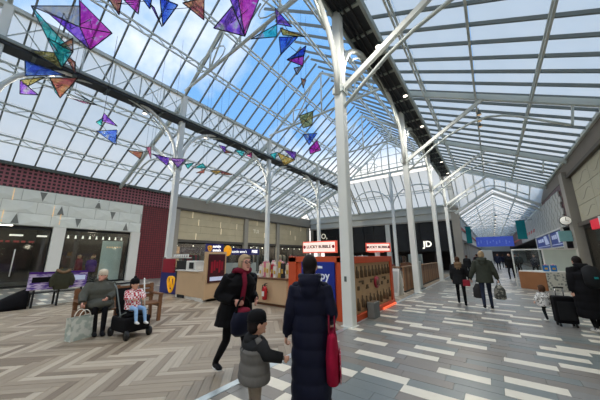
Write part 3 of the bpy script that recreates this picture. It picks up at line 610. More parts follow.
# glazed screen above the gable, up to the arcade roof
sc = MB(); ys = YEND - 2.6; sc.bar((XA, ys, 10.0), (XR, ys, 6.8), .12, .16); scr = struct(sc.build('roof_screen', 'steel'), 'glazed upright screen between arcade roof and gallery gable')
zt = lambda x: 10.1 - .4797 * (x - XA)
zb_ = lambda x: GZA + .1 - abs(x - XG) * (GZA - GZE) / (XG - GXL)
sl = MB()
for i in range(9):
    x0 = XA + .1 + i * .75; x1 = x0 + .75
    p = [Vector((x0 + .015, ys, zt(x0))), Vector((x1 - .015, ys, zt(x1))), Vector((x1 - .015, YEND, max(GZE, zb_(x1)))), Vector((x0 + .015, YEND, max(GZE, zb_(x0))))]
    if abs(p[0].z - p[3].z) < .02: continue
    for tri in ((0, 1, 2), (0, 2, 3)):
        q = [p[t] for t in tri]; MB().slab(q, (q[1] - q[0]).cross(q[2] - q[0]), .02).build('pane', 'frosted_pane', scr)
    MB().bar(p[0], p[3], .05, .08).build('mullion', 'steel', scr)
bb = thing('gallery_banner', 'wide blue printed banner across the far gallery', 'banner', (.5, 51.6, 2.95)); MB().box(-2.4, -.03, 0, 2.4, .03, 1.55).build('cloth', 'banner_blue', bb)
for i in range(7): MB().rod((-2.1 + i * .7, 0, 1.5), (-2.1 + i * .7, 0, 4.2), .012).build('cord', 'steel_dark', bb)
for i in range(11): MB().box(-2.2 + i * .4, -.05, .35 + .2 * (i % 3), -2.05 + i * .4, -.03, .8 + .2 * (i % 2)).build('printed_mark', 'mark_blue', bb)
we = struct(MB().box(GXL - 2.5, GY1, 0, XR + 3, GY1 + .4, 9.2).build('wall_gallery_end', 'end_light'), 'pale wall closing the far gallery behind the blue banner'); MB().box(GXL, GY1 - .1, 0, XR, GY1, 2.6).build('dark_opening', 'shop_dark', we)
# ---------------- wall behind the camera
wb = struct(MB().box(XL - .5, YBACK - .4, 0, XR + .5, YBACK, 10.4).build('wall_back', 'fascia_grey'), 'plain wall behind the camera')
# ================================================================== KIOSKS
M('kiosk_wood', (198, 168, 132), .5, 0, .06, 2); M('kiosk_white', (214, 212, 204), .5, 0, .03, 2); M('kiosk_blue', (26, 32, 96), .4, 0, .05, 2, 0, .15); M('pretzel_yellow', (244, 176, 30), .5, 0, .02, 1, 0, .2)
M('kiosk_red', (150, 28, 48), .4, 0, .08, 2); M('poster_maroon', (64, 24, 34), .35, 0, .35, 6); M('wood_dark', (96, 62, 38), .5, 0, .15, 4); M('chrome', (180, 182, 184), .25, .9)
M('sign_text', (240, 240, 240), .5, 0, 0, 1, 0, .8); M('glass_case', (140, 150, 150), .2)
pk = thing('pretzel_kiosk', 'light wood snack kiosk with blue pretzel sign and dark menu poster', 'kiosk', (-10.5, 6.9, 0))
P = lambda x, y, z: (x + 10.5, y - 6.9, z)
def kb(x0, y0, z0, x1, y1, z1): return MB().box(x0 + 10.5, y0 - 6.9, z0, x1 + 10.5, y1 - 6.9, z1)
bevel(kb(-10.55, 5.75, .1, -8.75, 6.35, 1.02).build('front_counter', 'kiosk_wood', pk), .01); bevel(kb(-9.05, 5.74, .1, -8.5, 8.9, .72).build('side_counter', 'kiosk_wood', pk), .01)
bevel(kb(-8.5, 5.6, .1, -8.38, 6.5, 1.76).build('poster_wall', 'kiosk_wood', pk), .01)
ps = bevel(kb(-8.38, 5.7, .66, -8.34, 6.42, 1.68).build('menu_poster', 'poster_maroon', pk), .006)
text('2 FOR £5', .13, 'sign_text', ps, P(-8.455, 6.08, .78), FACE_PX, 'poster_lettering', .003) if False else kb(-8.34, 5.78, .72, -8.33, 6.34, .86).build('poster_strip', 'sign_white', ps)
for i in range(5): kb(-8.34, 5.8 + i * .11, 1.0 + .08 * (i % 3), -8.33, 5.88 + i * .11, 1.4 + .05 * (i % 2)).build('poster_picture', 'kiosk_red', ps)
kb(-10.6, 5.78, 0, -8.47, 6.3, .1).build('plinth', 'kiosk_white', pk); kb(-9.0, 5.66, 0, -8.47, 8.9, .1).build('plinth', 'kiosk_white', pk)
kb(-10.4, 5.735, .0, -9.9, 5.76, .12).build('vent_grille', 'black_metal', pk)
kb(-10.6, 5.7, 1.02, -8.95, 6.4, 1.06).build('worktop', 'kiosk_white', pk)
kb(-12.45, 6.02, .02, -10.7, 6.12, .9).build('blue_panel', 'kiosk_blue', pk); kb(-12.3, 5.98, .9, -11.3, 6.04, 1.5).build('red_panel', 'kiosk_red', pk); kb(-12.5, 6.05, 0, -12.4, 6.15, 1.56).build('post', 'steel_dark', pk)
kb(-12.45, 6.05, .9, -10.7, 6.1, 1.5).build('glass_guard', 'shop_glass', pk)
def pretzel(parent, loc, s, face, name='pretzel_emblem'):
    pts = []
    for i in range(33):
        t = 2 * PI * i / 32; a = s * .42 * math.sin(t) * (1.0 + .25 * math.cos(t)); z = s * (.5 * math.cos(t) - .08 * math.cos(2 * t)); pts.append((a, z))
    f = (lambda a, z, d: (a, -d, z)) if face == 'ny' else (lambda a, z, d: (d, a, z))
    b = MB(); b.tube([f(a, z, .02) for a, z in pts], s * .085, 6); b.tube([f(-.02 * s, s * .42, .03), f(-s * .1, 0, .03), f(-s * .13, -s * .3, .03)], s * .06, 6); b.tube([f(.02 * s, s * .42, .03), f(s * .1, 0, .03), f(s * .13, -s * .3, .03)], s * .06, 6)
    return b.build(name, 'pretzel_yellow', parent, loc)
pretzel(pk, P(-11.45, 6.02, .46), .62, 'ny')
bevel(kb(-10.95, 5.9, .55, -10.2, 6.0, 1.42).build('dark_menu_board', 'black_metal', pk), .01)
bevel(kb(-10.1, 5.85, 1.06, -9.4, 6.3, 1.42).build('white_till_screen', 'kiosk_white', pk), .02); kb(-9.85, 5.83, 1.12, -9.55, 5.86, 1.36).build('card_reader', 'black_metal', pk)
kb(-10.0, 7.4, .72, -9.1, 8.8, 1.3).build('glass_display_case', 'screen_glass', pk)
for y in (5.95, 8.7): MB().bar(P(-8.9, y, .7), P(-8.9, y, 2.05), .05).build('sign_post', 'steel_dark', pk)
sb = kb(-8.93, 5.9, 1.74, -8.87, 6.7, 2.08).build('sign_box', 'kiosk_blue', pk)
text('auntie\nanne\'s', .15, 'sign_text', sb, P(-8.865, 6.38, 1.91), FACE_PX, 'sign_lettering', .004, bold=.004); pretzel(sb, P(-8.88, 6.06, 1.91), .2, 'px')
MB().ell(P(-8.84, 6.9, 1.82), .03, .2, .22, 16, 8).build('round_logo', 'pretzel_yellow', pk); pretzel(pk, P(-8.82, 6.9, 1.82), .26, 'px')
sb2 = kb(-8.93, 7.15, 1.66, -8.87, 8.75, 1.92).build('sign_band', 'kiosk_blue', pk); text('auntie anne\'s', .16, 'sign_text', sb2, P(-8.865, 7.55, 1.79), FACE_PX, 'sign_lettering', .004); text('FREE', .17, 'sign_text', sb2, P(-8.865, 8.45, 1.8), FACE_PX, 'sign_lettering', .004, bold=.006)
cupm = MB().tube([(0, 0, 0), (0, 0, .11), (0, 0, .115), (0, 0, .13)], [.03, .042, .046, .03], 10)
for i in range(8):
    x = -10.5 + i * .05 if False else -12.3 + i * .2
# row of paper cups on the red panel ledge
kb(-12.1, 6.2, 1.52, -10.7, 6.42, 1.56).build('ledge', 'kiosk_white', pk)
for i in range(7):
    c = thing('paper_cup', '%s paper cup along the kiosk ledge above the blue panel' % ('first second third fourth fifth sixth seventh'.split()[i] + ' white'), 'cup', (-11.95 + i * .19, 6.31, 1.56), 0, 'cups on the kiosk ledge')
    c['label'] = 'white paper cup on the snack kiosk ledge, %s from the left' % 'first second third fourth fifth sixth seventh'.split()[i]
    MB().tube([(0, 0, 0), (0, 0, .13)], [.032, .045], 10).build('cup_body', 'white_paint', c); MB().tube([(0, 0, .13), (0, 0, .145), (0, 0, .155)], [.048, .046, .03], 10).build('lid', 'poster_maroon', c)
# ---------------- gift counter
gc = thing('gift_counter', 'pale wood gift counter left of the orange kiosk', 'counter', (-6.1, 6.95, 0))
bevel(MB().box(-.75, -.4, .08, .72, .4, .84).build('counter_body', 'kiosk_wood', gc), .01); bevel(MB().box(-.8, -.44, .84, .74, .44, .88).build('worktop', 'wood_dark', gc), .006); MB().box(-.72, -.36, 0, .7, .38, .08).build('plinth', 'wood_dark', gc)
gb2 = thing('gift_counter', 'longer pale wood counter running back behind the gift bags', 'counter', (-7.45, 8.6, 0)); bevel(MB().box(-.3, -1.2, .0, .3, 1.6, .86).build('counter_body', 'kiosk_wood', gb2), .01); bevel(MB().box(-.34, -1.24, .86, .34, 1.64, .9).build('worktop', 'kiosk_white', gb2), .006)
BC = [('white', (226, 220, 208)), ('pink', (214, 120, 140)), ('red', (170, 34, 44)), ('gold', (200, 160, 70)), ('black', (34, 32, 36)), ('cream', (222, 206, 176))]
for n_, c_ in BC: M('bag_' + n_, c_, .6, 0, .1, 12)
ordn = 'first second third fourth fifth sixth seventh eighth ninth tenth eleventh twelfth'.split()
def gift_bag(x, y, z, w, h, c, label, rz=0, mat=None):
    t = thing('gift_bag', label, 'gift bag', (x, y, z), rz, 'gift bags on the counter'); d = w * .5
    MB().add([(-w / 2, -d / 2, 0), (w / 2, -d / 2, 0), (w / 2, d / 2, 0), (-w / 2, d / 2, 0), (-w / 2 * 1.06, -d / 2 * .9, h), (w / 2 * 1.06, -d / 2 * .9, h), (w / 2 * 1.06, d / 2 * .9, h), (-w / 2 * 1.06, d / 2 * .9, h), (-w / 2 * .9, 0, h * .5), (w / 2 * .9, 0, h * .5)], [(3, 2, 1, 0), (0, 1, 5, 4), (2, 3, 7, 6), (1, 2, 9), (2, 6, 9), (6, 5, 9), (5, 1, 9), (3, 0, 8), (0, 4, 8), (4, 7, 8), (7, 3, 8)]).build('bag_body', mat or ('bag_' + c), t)
    for s in (-1, 1): MB().tube([(w * .25 * math.cos(q), s * d * .42, h - .01 + w * .4 * math.sin(q)) for q in [PI * i / 8 for i in range(9)]], .008, 5).build('handle', 'bag_white', t)
    MB().ell((0, 0, h), w * .42, d * .34, h * .14, 8, 5).build('tissue', 'bag_pink' if c != 'pink' else 'bag_white', t); MB().box(-w * .25, -d / 2 - .012, h * .3, w * .25, -d / 2 + .005, h * .6).build('tag', 'bag_gold' if c != 'gold' else 'bag_white', t)
    return t
seq = ['white', 'pink', 'cream', 'red', 'white', 'gold', 'black', 'cream']
for i, c in enumerate(seq): gift_bag(-6.75 + i * .17, 6.78 + .06 * (i % 2), .88, .14, .38 + .05 * ((i * 3) % 4), c, '%s gift bag on the pale counter, %s from the left' % (c, ordn[i]))
for i, c in enumerate(['cream', 'white', 'pink', 'red']): gift_bag(-7.45, 7.65 + i * .55, .9, .18, .42 + .04 * (i % 2), c, '%s gift bag on the counter running back, %s from the front' % (c, ordn[i]), PI / 2)
M('ext_red', (176, 24, 34), .3, 0, .04, 2)
ex = thing('fire_extinguisher', 'red fire extinguisher fixed to the front of the gift counter', 'extinguisher', (-6.2, 6.42, .2)); MB().tube([(0, 0, 0), (0, 0, .03), (0, 0, .34), (0, 0, .4), (0, 0, .43)], [.06, .085, .085, .06, .03], 14).build('cylinder', 'ext_red', ex)
MB().tube([(0, 0, .43), (0, 0, .5)], .022, 8).build('valve', 'black_metal', ex); MB().bar((0, 0, .5), (.1, 0, .52), .025).bar((0, 0, .47), (.09, 0, .455), .02).build('lever', 'black_metal', ex); MB().tube([(-.02, 0, .47), (-.1, -.01, .44), (-.11, -.01, .3), (-.09, -.01, .12)], .014, 6).build('hose', 'black_metal', ex); MB().box(-.05, -.089, .12, .05, -.08, .27).build('label_plate', 'white_paint', ex); MB().box(-.03, .06, .2, .03, .125, .26).build('bracket', 'steel_dark', ex)
# ---------------- orange kiosk
M('orange', (196, 78, 40), .5, 0, .05, 2); M('poster_blue', (24, 46, 140), .4, 0, .15, 3); M('shelf_wood', (182, 148, 108), .6, 0, .12, 5); M('slot_dark', (92, 72, 50), .7, 0, .2, 6); M('red_light', (255, 110, 70), .5, 0, 0, 1, 0, .6); M('planter_grey', (108, 110, 108), .7, 0, .1, 6); M('lightbox', (250, 224, 212), .5, 0, .02, 2, 0, .55); M('lightbox_edge', (226, 96, 76), .5, 0, 0, 1, 0, .35); M('ink', (60, 20, 20), .6)
M('poster_white', (232, 236, 248), .5, 0, .03, 2)
ok = thing('orange_kiosk', 'burnt orange kiosk with blue poster and patterned timber side', 'kiosk', (-4.1, 7.6, 0))
def ob(x0, y0, z0, x1, y1, z1): return MB().box(x0 + 4.1, y0 - 7.6, z0, x1 + 4.1, y1 - 7.6, z1)
Q = lambda x, y, z: (x + 4.1, y - 7.6, z)
bevel(ob(-4.9, 6.05, 0, -4.62, 6.2, 1.57).build('frame_post', 'orange', ok), .01); bevel(ob(-3.3, 6.05, 0, -3.08, 6.2, 1.57).build('frame_post', 'orange', ok), .01)
bevel(ob(-4.9, 6.05, 1.42, -3.08, 6.2, 1.58).build('frame_header', 'orange', ok), .01); ob(-4.62, 6.1, 0, -3.3, 6.18, 1.42).build('front_panel', 'orange', ok)
po = bevel(ob(-4.42, 6.04, .12, -3.36, 6.1, 1.44).build('blue_poster', 'poster_blue', ok), .005)
text('happy', .3, 'poster_white', po, Q(-3.86, 6.035, 1.08), FACE_NY, 'poster_lettering', .003, bold=.006); ob(-4.2, 6.03, 1.27, -3.72, 6.038, 1.33).build('poster_strip', 'poster_white', po)
text('HOUR', .22, 'poster_white', po, Q(-3.86, 6.035, .8), FACE_NY, 'poster_lettering', .003) if False else MB().tube([Q(-3.66 + .1 * math.cos(t), 6.03, .78 + .13 * math.sin(t)) for t in [-1.4 + 2.8 * i / 10 for i in range(11)]], .03, 6).build('poster_mark', 'poster_white', po)
for i in range(12): ob(-4.3 + .08 * (i % 4) + .45, 6.03, .3 + .09 * (i // 4), -4.3 + .08 * (i % 4) + .5, 6.038, .36 + .09 * (i // 4)).build('poster_dot', 'poster_white', po)
# patterned timber side at X=-2.9
ob(-3.04, 6.25, .12, -2.95, 9.25, 1.4).build('timber_side', 'shelf_wood', ok); bevel(ob(-3.1, 6.2, 1.4, -2.9, 9.4, 1.58).build('side_header', 'orange', ok), .01); bevel(ob(-3.1, 9.2, 0, -2.9, 9.4, 1.45).build('frame_post', 'orange', ok), .01); bevel(ob(-3.1, 6.2, 0, -2.88, 9.4, .14).build('side_base', 'orange', ok), .01)
ob(-2.88, 8.1, .005, -2.84, 9.35, .05).build('floor_light_strip', 'red_light', ok)
bot = MB().tube([(0, 0, 0), (0, 0, .17), (0, 0, .22), (0, 0, .3)], [.062, .062, .025, .025], 8)
for rr, z in enumerate((1.02, .22)):
    for i in range(10): o = link('bottle_slot', bot.mesh('bottle_slot', 'slot_dark') if i + rr == 0 else bpy.data.meshes['bottle_slot'], ok, Q(-2.945, 6.5 + i * .28, z + (.05 if rr and i % 2 else 0)))
for i in range(9):
    if i != 4: MB().box(-.02, -.05, -.05, .02, .05, .05).build('square_slot', 'slot_dark', ok, Q(-2.945, 6.55 + i * .3, .8 + (.09 if i % 2 else -.04)))
for i in range(6): MB().box(-.015, -.1, -.02, .015, .1, .02).build('bar_slot', 'slot_dark', ok, Q(-2.945, 6.7 + i * .45, .92 - .2 * (i % 2)))
MB().tube([Q(-2.96, 7.85, .82), Q(-2.9, 7.85, .82)], .17, 20).build('red_medallion', 'kiosk_red', ok); MB().tube([Q(-2.9, 7.85, .82), Q(-2.89, 7.85, .82)], .1, 6).build('medallion_centre', 'slot_dark', ok)
for i, (y, label) in enumerate(((7.35, 'low'),)):
    pl = thing('planter_box', '%s grey planter box against the patterned timber side' % label, 'planter', (-2.68, 7.0, 0), 0, 'grey planter boxes'); bevel(MB().box(-.16, -.2, 0, .04, .2, .4).build('box', 'planter_grey', pl), .015); MB().box(-.13, -.17, .36, .01, .17, .405).build('soil', 'slot_dark', pl)
rc = thing('rear_counter', 'timber counter at the back of the orange kiosk', 'counter', (-4.2, 9.6, 0)); bevel(MB().box(-1.1, -.15, .04, 1.0, .25, 1.0).build('counter_body', 'shelf_wood', rc), .01); MB().box(-1.05, -.1, 0, .95, .2, .04).build('plinth', 'black_metal', rc)
def lightbox(x, y, z0, w_, h_, label, words, post, rz=0):
    t = thing('lightbox_sign', label, 'sign', (x, y, z0), rz, 'lit kiosk signs'); bevel(MB().box(-w_ / 2, -.06, 0, w_ / 2, .06, h_).build('box', 'lightbox_edge', t), .01); MB().box(-w_ / 2 + .04, -.075, .04, w_ / 2 - .04, -.055, h_ - .04).build('face', 'lightbox', t)
    text(words, h_ * .36, 'ink', t, (0, -.08, h_ * .52), FACE_NY, 'lettering', .003, bold=.004)
    for s in (-1, 1): MB().ell((s * w_ * .43, -.078, h_ * .52), h_ * .13, .012, h_ * .15, 10, 6).build('flower_mark', 'kiosk_red', t)
    MB().bar((-.0, .0, -post), (0, 0, 0), .09).build('post', 'white_paint', t); return t
lightbox(-5.03, 8.0, 1.7, 1.42, .42, 'lit pink sign above the kiosk reading lucky bubble', 'LUCKY BUBBLE', 1.7); 
lightbox(-2.98 - .1, 8.6, 1.72, .8, .3, 'small lit pink sign right of the front column, turned aside', 'LUCKY BUBBLE', .14, .35); lightbox(-3.7, 10.1, 1.72, .6, .26, 'smaller lit sign behind the turned pink sign', 'LUCKY', 1.72)
kcol = ['goods_a', 'bag_white', 'kiosk_red', 'bag_pink', 'black_metal', 'goods_e']
for i in range(10):
    y = 9.62; x = -5.2 + i * .22; t = thing('syrup_bottle', 'bottle on the orange kiosk back counter, %s from the left' % ordn[i], 'bottle', (x, y, 1.0), 0, 'bottles on the kiosk back counter'); h = .52 + .06 * (i % 3)
    MB().tube([(0, 0, 0), (0, 0, h * .6), (0, 0, h * .75), (0, 0, h)], [.06, .06, .025, .022], 10).build('bottle_body', kcol[i % 6], t); MB().tube([(0, 0, h), (0, 0, h + .03)], .03, 8).build('cap', 'black_metal', t)
# ---------------- A-frame board, slatted barrier, cafe
af = thing('a_frame_sign', 'white A-frame pavement sign between the orange kiosk and slatted barrier', 'sign', (-3.5, 11.4, 0), -.2)
for s in (-1, 1): MB().slab([(-.3, s * .22, 0), (.3, s * .22, 0), (.3, s * .03, 1.05), (-.3, s * .03, 1.05)], (0, 1, .2), .03).build('panel', 'white_paint', af)
MB().slab([(-.24, -.215, .12), (.24, -.215, .12), (.24, -.06, .95), (-.24, -.06, .95)], (0, 1, .2), .02).build('chalk_face', 'fascia_grey', af); MB().rod((-.3, 0, 1.05), (.3, 0, 1.05), .015).build('hinge', 'steel_dark', af)
M('slat_a', (150, 108, 76), .6, 0, .1, 5); M('slat_b', (120, 88, 64), .6, 0, .1, 5); M('slat_c', (150, 120, 92), .6, 0, .1, 5)
for si, (x0, y0, x1, y1, lb) in enumerate(((-5.3, 12.35, -3.45, 12.35, 'short front side of the slatted timber barrier'), (-3.35, 12.35, -3.3, 22.6, 'long slatted timber barrier running along the arcade'))):
    t = thing('slatted_barrier', lb, 'barrier', (x0, y0, 0)); L_ = math.hypot(x1 - x0, y1 - y0); n = int(L_ / .135); dx, dy = (x1 - x0) / L_, (y1 - y0) / L_; ms = {}
    for q in range(3): ms[q] = MB().obox((0, 0, .56), (dx, dy, 0), (-dy, dx, 0), (0, 0, 1), .055, .025, .5).mesh('slat', 'slat_' + 'abc'[q])
    for i in range(n): link('slat', ms[(i * 5 + i // 3) % 3], t, (dx * (i + .5) * L_ / n, dy * (i + .5) * L_ / n, 0))
    for z in (.2, .95): MB().bar((-dy * .05, dx * .05, z), (dx * L_ - dy * .05, dy * L_ + dx * .05, z), .05, .08).build('rail', 'wood_dark', t)
    MB().bar((0, 0, 1.09), (dx * L_, dy * L_, 1.09), .14, .05).build('top_rail', 'slat_c', t); MB().bar((0, 0, .03), (dx * L_, dy * L_, .03), .1, .06).build('kick_rail', 'black_metal', t)
for i, y in enumerate((14.2,)):
    t = thing('standing_panel', 'pale freestanding panel at the arcade side of the slatted barrier', 'panel', (-3.05, y, 0)); bevel(MB().box(-.03, -.35, .05, .03, .35, 1.3).build('board', 'fascia_grey', t), .01); MB().box(-.15, -.3, 0, .15, .3, .05).build('foot', 'steel_dark', t)
rnd = random.Random(21)
def cafe_table(x, y, i):
    t = thing('cafe_table', 'round cafe table inside the slatted barrier, %s from the front' % ordn[i], 'table', (x, y, 0), 0, 'cafe tables'); MB().tube([(0, 0, .72), (0, 0, .75)], .36, 20).build('table_top', 'slat_a', t); MB().rod((0, 0, .03), (0, 0, .72), .035, 8).build('leg', 'black_metal', t); MB().tube([(0, 0, 0), (0, 0, .03)], [.24, .2], 16).build('base', 'black_metal', t)
def cafe_chair(x, y, rz, label):
    t = thing('cafe_chair', label, 'chair', (x, y, 0), rz, 'cafe chairs'); bevel(MB().box(-.21, -.21, .44, .21, .21, .48).build('seat', 'wood_dark', t), .01)
    for sx in (-1, 1):
        MB().rod((sx * .18, .18, 0), (sx * .18, .18, .45), .018, 6).build('leg', 'black_metal', t); MB().rod((sx * .18, -.2, 0), (sx * .19, -.24, 1.02), .018, 6).build('leg', 'black_metal', t)
    bevel(MB().box(-.21, -.26, .7, .21, -.22, 1.06).build('backrest', 'wood_dark', t), .01)
for i, (x, y) in enumerate(((-4.6, 14.0), (-5.6, 16.6), (-4.5, 18.8), (-5.5, 21.2))):
    cafe_table(x, y, i); cafe_chair(x + .1, y - .75, 0, 'cafe chair in front of the %s round table inside the barrier' % ordn[i]); cafe_chair(x - .1, y + .75, PI, 'cafe chair beyond the %s round table inside the barrier' % ordn[i])
for i, (x, y, h, c) in enumerate(((-6.6, 13.6, 1.5, 'goods_d'), (-7.4, 17.0, 1.6, 'goods_e'), (-5.2, 23.2, 1.7, 'goods_d'), (-7.9, 20.5, 1.5, 'goods_c'))):
    t = thing('serving_cabinet', ('dark', 'pale', 'tall dark', 'tan')[i] + ' serving cabinet among the cafe tables behind the barrier', 'cabinet', (x, y, 0)); bevel(MB().box(-.6, -.35, 0, .6, .35, .95).build('body', c, t), .02); bevel(MB().box(-.5, -.25, .95, .5, .25, h).build('glass_top', 'screen_glass', t), .02)
    for s in (-.25, .25): MB().box(s - .2, -.37, .12, s + .2, -.35, .85).build('door', 'shop_dark', t)
# ---------------- right hand pop-up stand
M('stand_brown', (146, 98, 62), .5, 0, .08, 3); two_tone('stand_floral', (140, 146, 142), (214, 214, 206), 'voronoi', 9, .6, .3, .5)
ps_ = thing('popup_stand', 'open stand with brown front, floral side panel and frosted screens', 'stand', (1.6, 17.2, 0))
A_ = Vector((.96 - 1.6, 17.25 - 17.2, 0)); B_ = Vector((1.85 - 1.6, 16.5 - 17.2, 0)); C_ = Vector((3.1 - 1.6, 17.15 - 17.2, 0)); up = Vector((0, 0, 1))
MB().slab([A_, B_, B_ + up * .8, A_ + up * .8], (B_ - A_).cross(up), .08).build('brown_front', 'stand_brown', ps_); MB().slab([B_, C_, C_ + up * .8, B_ + up * .8], (C_ - B_).cross(up), .08).build('floral_panel', 'stand_floral', ps_)
MB().slab([A_ + up * .82, B_ + up * .82, C_ + up * .82, C_ + Vector((.1, .5, .82)), A_ + Vector((.5, .7, .82))], up, .05).build('counter_top', 'white_paint', ps_)
A2, B2, C2 = A_ + Vector((-.1, .95, 0)), B_ + Vector((.15, 1.0, 0)), C_ + Vector((.2, .9, 0))
MB().slab([A2 + up * .85, B2 + up * .85, B2 + up * 1.85, A2 + up * 1.85], (B2 - A2).cross(up), .03).build('screen', 'shop_glass', ps_); MB().slab([B2 + up * .2, C2 + up * .2, C2 + up * 1.85, B2 + up * 1.85], (C2 - B2).cross(up), .03).build('frosted_screen', 'frosted_film', ps_)
for p_ in (A2, B2, C2): MB().bar(p_, p_ + up * 1.9, .06).build('post', 'white_paint', ps_)
MB().bar(A2 + up * 1.88, B2 + up * 1.88, .06).bar(B2 + up * 1.88, C2 + up * 1.88, .06).build('top_rail', 'white_paint', ps_)
M('bag_blue', (30, 110, 180), .5)
for i in range(2): t = gift_bag(1.95 + i * .28, 16.95 + i * .1, .845, .2, .28, 'blue', '%s bright blue bag on the pop-up stand counter' % ('left', 'right')[i]); t['group'] = 'blue bags on the stand'
wbd = thing('notice_board', 'white upright notice board far down the gallery', 'board', (-.5, 33.5, 0)); bevel(MB().box(-.5, -.04, .25, .5, .04, 2.1).build('board', 'white_paint', wbd), .02); MB().box(-.5, -.25, 0, .5, .25, .06).bar((-.4, 0, .03), (-.4, 0, .3), .05).bar((.4, 0, .03), (.4, 0, .3), .05).build('stand_feet', 'steel_dark', wbd)
# ---------------- spot lamps on the arcade purlin
for i, y in enumerate((13.6, 14.3, 15.0)):
    zz = 10.2 - .4797 * (.35 - XA) - .45
    t = thing('spotlight', 'small lit spotlight under the arcade roof purlin, %s from the front' % ordn[i], 'spotlight', (.35, y, zz), 0, 'arcade spotlights'); MB().tube([(0, 0, -.22), (0, 0, -.05)], [.09, .06], 10).build('housing', 'steel_dark', t); MB().ell((0, 0, -.22), .08, .08, .02, 10, 6).build('lens', 'led_warm', t); MB().rod((0, 0, -.05), (0, 0, .12), .02).build('stem', 'steel_dark', t)
# ================================================================== HANGING KITES
FILM = {'teal': ((40, 190, 190), (120, 225, 215)), 'grey': ((170, 175, 190), (205, 190, 170)), 'violet': ((110, 50, 190), (180, 120, 215)), 'magenta': ((196, 30, 170), (225, 90, 190)), 'rust': ((170, 80, 90), (205, 150, 100)), 'olive': ((150, 140, 70), (200, 190, 130)), 'blue': ((40, 70, 190), (90, 140, 220)), 'pink': ((215, 90, 150), (230, 160, 180)), 'gold': ((210, 160, 50), (230, 200, 110))}
def film(name):
    m = bpy.data.materials.new('film_' + name); m.use_nodes = True; t = m.node_tree; t.nodes.clear(); o = t.nodes.new('ShaderNodeOutputMaterial')
    tcn = t.nodes.new('ShaderNodeTexCoord'); n = t.nodes.new('ShaderNodeTexNoise'); n.inputs['Scale'].default_value = 2.2; n.inputs['Distortion'].default_value = 1.5; t.links.new(tcn.outputs['Object'], n.inputs['Vector'])
    r = t.nodes.new('ShaderNodeValToRGB'); r.color_ramp.elements[0].position = .36; r.color_ramp.elements[1].position = .56; e3 = r.color_ramp.elements.new(.7); e3.color = lin((225, 225, 232)); a, b = [tuple(min(255, int(x * .66 + 100)) for x in q) for q in FILM[name]]; r.color_ramp.elements[0].color = lin(a); r.color_ramp.elements[1].color = lin(b); t.links.new(n.outputs[0], r.inputs[0])
    tr = t.nodes.new('ShaderNodeBsdfTransparent'); tl = t.nodes.new('ShaderNodeBsdfTranslucent'); df = t.nodes.new('ShaderNodeBsdfGlossy'); df.inputs['Roughness'].default_value = .25
    for s in (tr, tl, df): t.links.new(r.outputs[0], s.inputs[0])
    a1 = t.nodes.new('ShaderNodeMixShader'); a1.inputs[0].default_value = .25; t.links.new(tr.outputs[0], a1.inputs[1]); t.links.new(tl.outputs[0], a1.inputs[2])
    a2 = t.nodes.new('ShaderNodeMixShader'); a2.inputs[0].default_value = .08; t.links.new(a1.outputs[0], a2.inputs[1]); t.links.new(df.outputs[0], a2.inputs[2]); t.links.new(a2.outputs[0], o.inputs[0]); MAT['film_' + name] = m
for k_ in FILM: film(k_)
